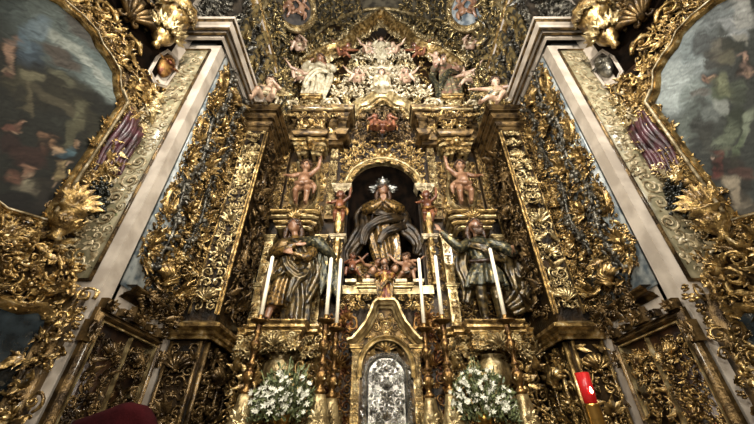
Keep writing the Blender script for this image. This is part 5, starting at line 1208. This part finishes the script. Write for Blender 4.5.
# angels and cherubs
P = [
 (PUT_A, (-1.8, 5.9, 6.03), 1.0, 'naked cherub raising an arm in the left panel above the angel statue', ('skin', 'skin'), 0, False, 0),
 (PUT_A, (1.8, 5.9, 6.03), 1.0, 'naked cherub in the right panel above the bearded saint statue', ('skin', 'skin'), 0, True, 0),
 (PUT_B, (-.2, 5.93, 8.12), .72, 'left one of the two cherubs embracing above the central arch', ('skin_d', 'gold_r'), .3, True, 0),
 (PUT_B, (.2, 5.93, 8.12), .72, 'right one of the two cherubs embracing above the central arch', ('skin_d', 'gold_r'), -.3, False, 0),
 (PUT_C, (-2.75, 6.0, 10.5), .9, 'pale cherub reclining high beside the left medallion garland', ('skin_p', 'cream'), .2, False, .4),
 (PUT_B, (-2.6, 6.0, 12.0), .9, 'pale cherub perched above and left of the hooded statue', ('skin_p', 'cream'), .1, False, -.2),
 (PUT_C, (2.85, 6.0, 10.4), .9, 'pale cherub reclining low to the right of the statue with child', ('skin_p', 'cream'), -.2, True, -.4),
 (PUT_B, (2.85, 6.0, 12.1), .9, 'pale cherub perched above and right of the statue with child', ('skin_p', 'cream'), -.1, True, .2),
 (PUT_C, (-1.5, 6.1, 12.0), .8, 'reddish cherub hanging at the left end of the crowning arch', ('skin_d', 'gold_r'), 0, False, .5),
 (PUT_C, (1.5, 6.1, 12.0), .8, 'reddish cherub hanging at the right end of the crowning arch', ('skin_d', 'gold_r'), 0, True, -.5),
 (PUT_B, (-.75, 6.0, 10.3), .75, 'cream cherub in the clouds left of the white seated figure', ('skin_p', 'cream'), .2, False, 0),
 (PUT_B, (.75, 6.0, 10.3), .75, 'cream cherub in the clouds right of the white seated figure', ('skin_p', 'cream'), -.2, True, 0),
 (PUT_C, (-.6, 6.0, 12.0), .7, 'cream cherub flying left of the topmost white figure', ('skin_p', 'cream'), .2, False, .3),
 (PUT_C, (.6, 6.0, 12.0), .7, 'cream cherub flying right of the topmost white figure', ('skin_p', 'cream'), -.2, True, -.3),
]
for f, O, k, lb, mats, rz, mx, ry in P: put_putto('cherub', f, O, k, lb, mats=mats, rz=rz, mx=mx, ry=ry, wings=1.0 if k > .7 and mats[0] == 'skin_p' else None)

# ================================================================== TABERNACLE
TB = thing('tabernacle', 'gilded tabernacle with chased silver door at the foot of the altarpiece', 'tabernacle', (0, 5.8, 1.75))
ft = FR((0, 5.62, 0), X3, Z3, -Y3)
mb = MB(); box(mb, -.5, .5, 5.64, 6.24, 1.75, 3.0); V = [(-.48, 2.9), (-.4, 3.1), (-.24, 3.35), (-.12, 3.6), (.12, 3.6), (.24, 3.35), (.4, 3.1), (.48, 2.9)]
fp_ = ft.pts([(a, b, -.02) for a, b in V]); bp_ = ft.pts([(a, b, -.45) for a, b in V]); n = 8
mb.add(np.concatenate([fp_, bp_]), [[i, (i + 1) % n, n + (i + 1) % n, n + i] for i in range(n)] + [[0, 1, 6, 7], [1, 2, 5, 6], [2, 3, 4, 5]]); obj('case', mb, 'gold_d', TB, angle=30)
mb = MB(); DO = [(-.3, 1.8), (-.3, 2.55)] + arcpts(0, 2.55, .3, PI, 0, 14, .27)[1:-1] + [(.3, 2.55), (.3, 1.8)]
n = len(DO); mb.add(ft.pts([(a, b, .05) for a, b in DO] + [(0, 2.3, .05)]), None, [[i, (i + 1) % n, n] for i in range(n)]); DP = obj('silver_door', mb, 'silver', TB, label='chased silver tabernacle door')
mb = MB(); relief(mb, ft, -.27, .27, 1.85, 2.76, .035, .085, True, 71, .05, n=130, depth=1.7, inside=lambda x, y: y < 2.55 or math.hypot(x / .27, (y - 2.55) / .24) < .9, axis=[('cher', 2.62, .07), ('she', 2.4, .08), ('ros', 2.2, .09), ('spr', 2.02, .08)]); sub('door_relief', mb, 'silver', DP)
mb = MB(); fmold(mb, ft, [tuple(p) for p in DO], [(-.04, .02), (-.035, .07), (0, .1), (.03, .07), (.035, .05)]); border(mb, ft, DO, .04, ('leaf', 'flo', 'scr'), 5, -.03, .8, .07); obj('door_frame', mb, 'silver', TB, angle=40)
mb = MB(); fmold(mb, ft, [(-.4, 2.5)] + arcpts(0, 2.62, .4, PI, 0, 20, .44) + [(.4, 2.5)], [(-.06, 0), (-.06, .1), (-.03, .14), (0, .1), (.03, .12), (.04, 0)]); obj('arch_moulding', mb, 'gold_b', TB, angle=40)
mb = MB(); mb.put(SHE, ft.pt(0, 2.92, .05), ft.U * .15, ft.V * .1, ft.W * .2); mb.put(LEAFC, ft.pt(-.2, 2.88, .04), ft.U * .1, ft.V * .08, ft.W * .1); mb.put(LEAFC, ft.pt(.2, 2.88, .04), ft.U * -.1, ft.V * .08, ft.W * .1); obj('shell', mb, 'gold', TB)
for s_ in (-1, 1):
    mb = MB(); fbox(mb, ft, *sorted((s_ * .4, s_ * .52)), 1.75, 2.92, 0, .1); hmold(mb, [(s_ * .46 - .07, 5.64), (s_ * .46 - .07, 5.5), (s_ * .46 + .07, 5.5), (s_ * .46 + .07, 5.64)], cornice_prof(.04, .1), 2.86); obj('pilaster', mb, 'gold', TB, angle=30)
    mb = MB(); relief(mb, ft, *sorted((s_ * .41, s_ * .51)), 1.8, 2.85, .025, .05, True, 74, .1, n=50); obj('pilaster_relief', mb, 'gold_b', TB)
OG = [(-.6, 2.98), (-.5, 3.0), (-.4, 3.12), (-.28, 3.28), (-.2, 3.45), (-.16, 3.58), (-.12, 3.62), (.12, 3.62), (.16, 3.58), (.2, 3.45), (.28, 3.28), (.4, 3.12), (.5, 3.0), (.6, 2.98)]
mb = MB(); fmold(mb, ft, OG, [(.07, -.2), (.06, .06), (.03, .08), (.02, .14), (-.01, .16), (-.03, .22), (-.06, .22), (-.07, .18), (-.07, -.2)]); obj('ogee_gable', mb, 'gold_b', TB, angle=40)
mb = MB(); relief(mb, ft, -.38, .38, 3.05, 3.5, .04, .09, True, 75, .0, n=30, inside=lambda x, y: y < 3.55 - abs(x) * 1.1); obj('gable_relief', mb, 'gold', TB)
for s_ in (-1, 1):
    mb = MB(); mb.put(SCR[0], ft.pt(s_ * .55, 3.3, .0), ft.U * s_ * .16, ft.V * .2, ft.W * .2); mb.put(SPR, ft.pt(s_ * .66, 3.5, 0), ft.U * .12, ft.V * .16, ft.W * .2); mb.put(SCR[1], ft.pt(s_ * .8, 3.28, 0), ft.U * s_ * .14, ft.V * .16, ft.W * .2); obj('gable_scroll', mb, 'gold_r', TB)

# ================================================================== ALTAR, CANDLES, FLOWERS
AL = thing('altar', 'stepped altar table in front of the altarpiece', 'altar', (0, 5.3, 0))
mb = MB(); box(mb, -2.3, 2.3, 4.7, 6.0, 0, 1.0); obj('table', mb, 'brown', AL, angle=30)
mb = MB(); box(mb, -2.4, 2.4, 4.65, 6.0, 1.0, 1.08); hmold(mb, [(-2.4, 4.65), (2.4, 4.65)], cornice_prof(.06, .08), 1.0); obj('table_slab', mb, 'marble', AL, angle=30)
mb = MB(); box(mb, -2.2, 2.2, 4.85, 5.95, 1.08, 1.7); hmold(mb, [(-2.2, 4.85), (2.2, 4.85)], cornice_prof(.05, .1), 1.65); box(mb, -2.2, 2.2, 4.85, 5.95, 1.65, 1.75); obj('gradine', mb, 'gold_d', AL, angle=30)

def candlestick(loc, label, top):
    """top = height of the nozzle above the foot"""
    t = thing('candlestick', label, 'candlestick', loc); h = top; L = A(loc)
    mb = MB(); pr = [(.02, 0), (.2, 0), (.21, .04), (.19, .08), (.15, .13), (.11, .24), (.09, .38), (.075, .46), (.02, .47)]
    l = lathe(pr, 18, .1, 3); mb.add(l[0] + L, l[1])
    for k in range(3):
        a = k * 2 * PI / 3 - PI / 2; u = A([math.cos(a), math.sin(a), 0]); s2 = A([-u[1], u[0], 0]); mb.put(SCR[1], L + u * .19 + Z3 * .09, s2 * .07, Z3 * .1, u * .08); mb.put(SPR, L + u * .12 + Z3 * .24, s2 * .08, Z3 * .14, u * .08)
    obj('foot', mb, 'gold_b', t)
    z0 = .46; H = h - z0 - .02; pr = [(.02, 0), (.07, .01), (.08, .04), (.05, .07), (.035, .1), (.06, .15), (.085, .2), (.09, .25), (.06, .3), (.035, .34), (.065, .37), (.065, .39), (.035, .42), (.03, .5), (.05, .56), (.075, .63), (.07, .68), (.04, .72), (.03, .78), (.06, .82), (.04, .86), (.05, .93)]
    l = lathe([(r, z * H) for r, z in pr], 14, .05, 7); mb = MB(); mb.add(l[0] + L + A([0, 0, z0]), l[1])
    obj('stem', mb, 'copper', t)
    mb = MB()
    for zz, r, n_ in ((.22, .09, 6), (.62, .075, 6)):
        for k in range(n_): a = k * 2 * PI / n_; u = A([math.cos(a), math.sin(a), 0]); s2 = A([-u[1], u[0], 0]); mb.put(LEAFC, L + u * r * .9 + Z3 * (z0 + zz * H), s2 * .035, Z3 * .06, u * .05)
    obj('knop_leaves', mb, 'gold', t)
    l = lathe([(.03, 0), (.09, .03), (.13, .05), (.135, .065), (.05, .06), (.035, .08), (.04, .13), (.036, .15), (.02, .15)], 18); mb = MB(); mb.add(l[0] + L + A([0, 0, z0 + H * .93]), l[1]); obj('drip_pan', mb, 'copper', t)
    return t
def candle(loc, h, label):
    mb = MB(); l = lathe([(.001, 0), (.031, 0), (.03, h * .5), (.029, h - .01), (.024, h), (.006, h - .008), (.0055, h + .02), (.001, h + .022)], 14); mb.add(l[0] + A(loc), l[1])
    o = obj('candle', mb, 'wax', None, origin=loc); tag(o, label, 'candle', 'tall candles on the altar candlesticks'); return o
CS = [(-1.86, 5.0, 3.23, 1.0, 'leftmost candlestick, reddish gilt, in front of the angel statue', 'leftmost tall candle, in front of the angel statue'),
      (-.89, 5.0, 3.12, 1.08, 'outer of the two candlesticks left of the tabernacle', 'outer of the two tall candles left of the tabernacle'),
      (-.78, 5.4, 3.31, 1.08, 'inner of the two candlesticks left of the tabernacle', 'inner of the two tall candles left of the tabernacle'),
      (.6, 5.4, 3.34, 1.06, 'inner of the two candlesticks right of the tabernacle', 'inner of the two tall candles right of the tabernacle'),
      (.82, 5.0, 3.12, 1.12, 'outer of the two candlesticks right of the tabernacle', 'outer of the two tall candles right of the tabernacle'),
      (1.75, 5.0, 3.26, 1.12, 'rightmost candlestick, reddish gilt, in front of the bearded saint', 'rightmost tall candle, in front of the bearded saint')]
proto = None
for x, y, z, h, l1, l2 in CS:
    if proto is None: proto = candlestick((x, y, 1.75), l1, 3.2 - 1.75); proto['group'] = 'altar candlesticks'
    else:
        c_ = copy_thing(proto, (x, y, 1.75), l1, 'altar candlesticks')
    zt = 1.75 + .46 + (3.2 - 1.75 - .48) * .93 + .15
    candle((x, y, zt), h + (z - zt), l2)
def bouquet(x, y, label, vlabel, seed):
    rnd = random.Random(seed)
    t = thing('flower_vase', vlabel, 'vase', (x, y, 1.75)); mb = MB(); l = lathe([(.01, 0), (.09, 0), (.09, .02), (.04, .05), (.09, .12), (.12, .2), (.07, .27), (.1, .3), (.01, .3)], 16, .04, 8); mb.add(l[0] + A([x, y, 1.75]), l[1]); obj('body', mb, 'brass', t)
    b = thing('flower_bouquet', label, 'flowers', (x, y, 2.0)); mb = MB(); pts = []
    for i in range(620):
        a = rnd.uniform(0, 2 * PI); r = .42 * math.sqrt(rnd.random()); h = rnd.uniform(0, 1) * .62 * (1 - (r / .46) ** 2 * .6)
        p = A([x + r * math.cos(a), y + r * .6 * math.sin(a), 1.98 + h - .1 * (r / .42)])
        d = A([math.cos(a) * r * 2 + rnd.gauss(0, .4), math.sin(a) * r * 2 + rnd.gauss(0, .4) - .3, .6 + rnd.gauss(0, .5)]); d /= np.linalg.norm(d); s2 = np.cross(d, A([rnd.gauss(0, 1), rnd.gauss(0, 1), .3])); s2 /= np.linalg.norm(s2); w = np.cross(s2, d); k = rnd.uniform(.05, .11)
        mb.put(LEAF, p, s2 * k * .8, d * k, w * k)
    for i in range(22):
        a = rnd.uniform(0, 6.28); r = rnd.uniform(.0, .4); mb.add(*tube([(x, y, 1.95), (x + r * .6 * math.cos(a), y + r * .4 * math.sin(a), 2.2), (x + r * math.cos(a), y + r * .6 * math.sin(a), 2.35 + .3 * rnd.random())], .006, 4))
    o = obj('leaves', mb, 'leafg', b); o['kind'] = 'stuff'
    petals = []
    for q in range(3):
        mb = MB(); n_ = (6, 8, 5)[q]
        for k in range(n_):
            a = k * 2 * PI / n_; t_ = xf(leaf_t(4, .2, .34, 1, .3, .3), (0, 0, 0), a, .055 + .008 * q); mb.add(t_[0] @ A([[1, 0, 0], [0, 0, 1], [0, -1, 0]]), t_[1])
        mb.add(*xf(SPHL, (0, -.012, 0), k=.014)); me = mesh_from(mb, 'blossom', [M['petal']]); petals.append(me)
    for i in range(96):
        a = rnd.uniform(0, 2 * PI); r = .43 * math.sqrt(rnd.random()); fr_y = -abs(math.sin(a)) * r * .6 - .05
        h = .63 * (1 - (r / .46) ** 2 * .55) * rnd.uniform(.1, 1)
        o = bpy.data.objects.new('blossom', petals[i % 3]); COL.objects.link(o); o.parent = b; o.location = (r * math.cos(a), fr_y, h - .08)
        o.rotation_euler = (rnd.uniform(-.7, .4), rnd.uniform(-.5, .5), rnd.uniform(-.8, .8)); s_ = rnd.uniform(.35, .75); o.scale = (s_, s_, s_)
bouquet(-1.33, 4.98, 'bouquet of white flowers at the left of the tabernacle', 'brass vase holding the left bouquet', 3)
bouquet(1.2, 4.98, 'bouquet of white flowers at the right of the tabernacle', 'brass vase holding the right bouquet', 8)
# sanctuary lamp on a tall stand
t = thing('sanctuary_lamp', 'glowing red glass sanctuary lamp on a brass stand at the lower right', 'lamp', (2.4, 4.6, 0))
mb = MB(); l = lathe([(.01, 0), (.2, 0), (.2, .04), (.06, .1), (.03, .2), (.025, 1.3), (.06, 1.36), (.025, 1.42), (.03, 1.6), (.075, 1.66), (.085, 1.72), (.085, 2.04), (.095, 2.06), (.02, 2.07)], 18); mb.add(l[0] + A([2.4, 4.6, 0]), l[1]); obj('stand', mb, 'brass', t)
mb = MB(); l = lathe([(.01, 2.075), (.07, 2.075), (.078, 2.2), (.082, 2.4), (.077, 2.4), (.07, 2.2), (.06, 2.1), (.01, 2.09)], 20); mb.add(l[0] + A([2.4, 4.6, 0]), l[1]); obj('glass', mb, 'ruby', t)
mb = MB(); l = lathe([(.001, 2.16), (.012, 2.175), (.014, 2.195), (.007, 2.22), (.001, 2.24)], 8); mb.add(l[0] * A([1.2, 1.2, 1]) + A([2.4, 4.51, 0]), l[1]); obj('flame', mb, 'flame', t)
# dark red chair back
t = thing('high_backed_chair', 'dark red velvet chair back rising at the bottom left of the picture', 'chair', (-1.64, 2.3, 0))
cx, cy = -1.62, 2.3
V = []; pr = [(-.3, .6), (-.3, 1.68), (-.26, 1.75), (-.12, 1.79), (-.02, 1.83), (.02, 1.835), (.12, 1.82), (.18, 1.77), (.23, 1.7), (.27, 1.65), (.27, .6)]
f = Fig()
for i in range(len(pr) - 1): f.add(capsule([(cx + pr[i][0] * .9, cy, pr[i][1] - .04), (cx + pr[i + 1][0] * .9, cy, pr[i + 1][1] - .04)], .05))
mbx = MB(); box(mbx, cx - .28, cx + .25, cy - .045, cy + .045, .6, 1.66); f.add((np.concatenate(mbx.V), mbx.F[0][0], E3)); mbx = MB(); box(mbx, cx - .14, cx + .12, cy - .045, cy + .045, .6, 1.79); f.add((np.concatenate(mbx.V), mbx.F[0][0], E3))
f.build(.016, 6); mb = MB(); f.into(mb); obj('backrest', mb, 'velvet', t)
mb = MB(); box(mb, cx - .28, cx + .26, cy, cy + .5, .42, .52); obj('seat', mb, 'velvet', t, angle=30)
for x in (-.25, .23):
    for y in (.02, .46):
        mb = MB(); l = lathe([(.01, 0), (.03, 0), (.025, .1), (.035, .3), (.03, .6 if y < .1 else .42), (.01, .6 if y < .1 else .42)], 10); mb.add(l[0] + A([cx + x, cy + y, 0]), l[1]); obj('leg', mb, 'brown', t)

# ================================================================== VAULT ORNAMENT
for mir in (False, True):
    SG = -1 if mir else 1
    t = thing('medallion', 'oval painted medallion with gold rim at the top ' + ('right' if mir else 'left') + ' of the vault', 'medallion', (SG * -2.72, 5.1, 13.1))
    Wn = A([.42, -.72, -.55]); Wn /= np.linalg.norm(Wn); Un = np.cross(Z3, Wn); Un = -Un if Un[0] < 0 else Un; Un /= np.linalg.norm(Un); Vn = np.cross(Wn, Un)
    fm_ = FR(A([-2.78, 5.1, 13.15]), Un, Vn, Wn)
    mb = MB(); l = xf(SPH, k=1.); EL = [(.56 * math.sin(a), .6 * math.cos(a)) for a in np.linspace(0, 2 * PI, 37)[:-1]]
    mb.add(fm_.pts([(a, b, .02) for a, b in EL] + [(0, 0, .02)]), None, [[i, (i + 1) % 36, 36] for i in range(36)]); obj('ground', mb, 'frieze' if not mir else 'marble_b', t, mir)
    mb = MB(); fmold(mb, fm_, EL, [(-.16, -.05), (-.15, .08), (-.1, .12), (-.05, .08), (-.02, .14), (.03, .1), (.04, .0)], closed=True); border(mb, fm_, EL + EL[:1], .07, ('flo', 'leaf', 'ros'), 4, -.08, .8, .08); obj('rim', mb, 'gold_b', t, mir, 40)
    for q in (-.2, .2):
        mb = MB(); fput = PUT_A if q < 0 else PUT_B
        V_, F4_, F3_, ft_ = fput.res; vv = np.stack([V_[:, 0], V_[:, 2] - .55, -V_[:, 1] * .6 + .1], 1) * .75 + A([q, 0, .03]); mb.add(fm_.pts(vv), F4_); obj('cherub_relief', mb, 'skin', t, mir)
    t = thing('vault_carving', 'pale carved scrolls covering the ' + ('right' if mir else 'left') + ' flank of the vault', 'carving', (SG * -3.2, 5.6, 11.5))
    mb = MB(); aa = np.linspace(0.02, 1.35, 8)
    for i in range(7):
        a = (aa[i] + aa[i + 1]) / 2; p = A([-3.36 * math.cos(a), 0, 10.4 + 6.15 * math.sin(a)]); tg = A([3.36 * math.sin(a), 0, 6.15 * math.cos(a)]) * (aa[1] - aa[0]); ln = np.linalg.norm(tg); tg /= ln; w = np.cross(Y3, tg); w = w if w[0] > 0 else -w
        fr_v = FR(p, Y3, tg, w); relief(mb, fr_v, 3.6, 7.0, -ln / 2, ln / 2, .1, .26, False, 200 + i + (50 if mir else 0), .02, n=55, depth=1.4, tilt=.4)
    obj('scrollwork', mb, 'bronze_g', t, mir)
    mb = MB(); 
    for y_ in (4.3, 6.6): mb.add(*tube([(-3.3 * math.cos(a), y_, 10.4 + 6.1 * math.sin(a)) for a in np.linspace(0, PI / 2, 24)], .09, 8))
    obj('vault_rib', mb, 'gold_b', t, mir)

# ================================================================== LIGHT AND CAMERA
def area(name, loc, tgt, size, power, col=(1, .9, .75), sy=None):
    l = bpy.data.lights.new(name, 'AREA'); l.shape = 'RECTANGLE'; l.size = size; l.size_y = sy or size; l.energy = power; l.color = col
    o = bpy.data.objects.new(name, l); COL.objects.link(o); o.location = loc
    o.rotation_euler = (Vector(tgt) - Vector(loc)).to_track_quat('-Z', 'Y').to_euler(); return o
area('nave_fill_light', (0, -6.5, 12), (0, 6, 6), 5, 600, (1, .96, .9))  # added broad fill behind the camera, no window there
area('spot_left', (-2.6, 1.0, 7.5), (.5, 6, 6), .22, 260, (1, .93, .82))
area('spot_right', (2.6, 1.0, 7.5), (-.5, 6, 6), .22, 260, (1, .93, .82))
area('low_spot', (0, -.5, 3.2), (0, 6, 5), .28, 140, (1, .92, .78))
area('upper_spot', (0, 3.0, 9.0), (0, 6.3, 12.5), .3, 380, (.97, .97, 1))
area('side_spot_left', (1.8, .5, 5), (-3.3, 3.8, 5), .22, 120, (1, .92, .78))
area('side_spot_right', (-1.8, .5, 5), (3.3, 3.8, 5), .22, 140, (1, .94, .8))
area('glint_light_left', (-1.2, 2.6, 5.2), (-1.5, 6, 4.5), .16, 38, (1, .93, .82))  # extra small light added for glints on the gilding, no lantern hangs here
area('glint_light_right', (1.2, 2.6, 5.2), (1.5, 6, 4.5), .16, 38, (1, .93, .82))  # mirrored glint light, likewise added without a visible fitting
w = bpy.data.worlds.new('world'); bpy.context.scene.world = w; w.use_nodes = True
w.node_tree.nodes['Background'].inputs[0].default_value = (.5, .45, .38, 1); w.node_tree.nodes['Background'].inputs[1].default_value = .06
cam = bpy.data.cameras.new('camera'); co = bpy.data.objects.new('camera', cam); COL.objects.link(co)
cam.sensor_width = 36; cam.lens = 339.76 / 754 * 36
co.location = (-.14, 0, 1.6); co.rotation_euler = (PI / 2 + math.radians(35.236), 0, 0); cam.clip_start = .05
bpy.context.scene.camera = co
sc = bpy.context.scene
sc.view_settings.view_transform = 'Standard'; sc.view_settings.look = 'None'; sc.view_settings.gamma = 1; sc.view_settings.exposure = 0
sc.view_settings.use_curve_mapping = False
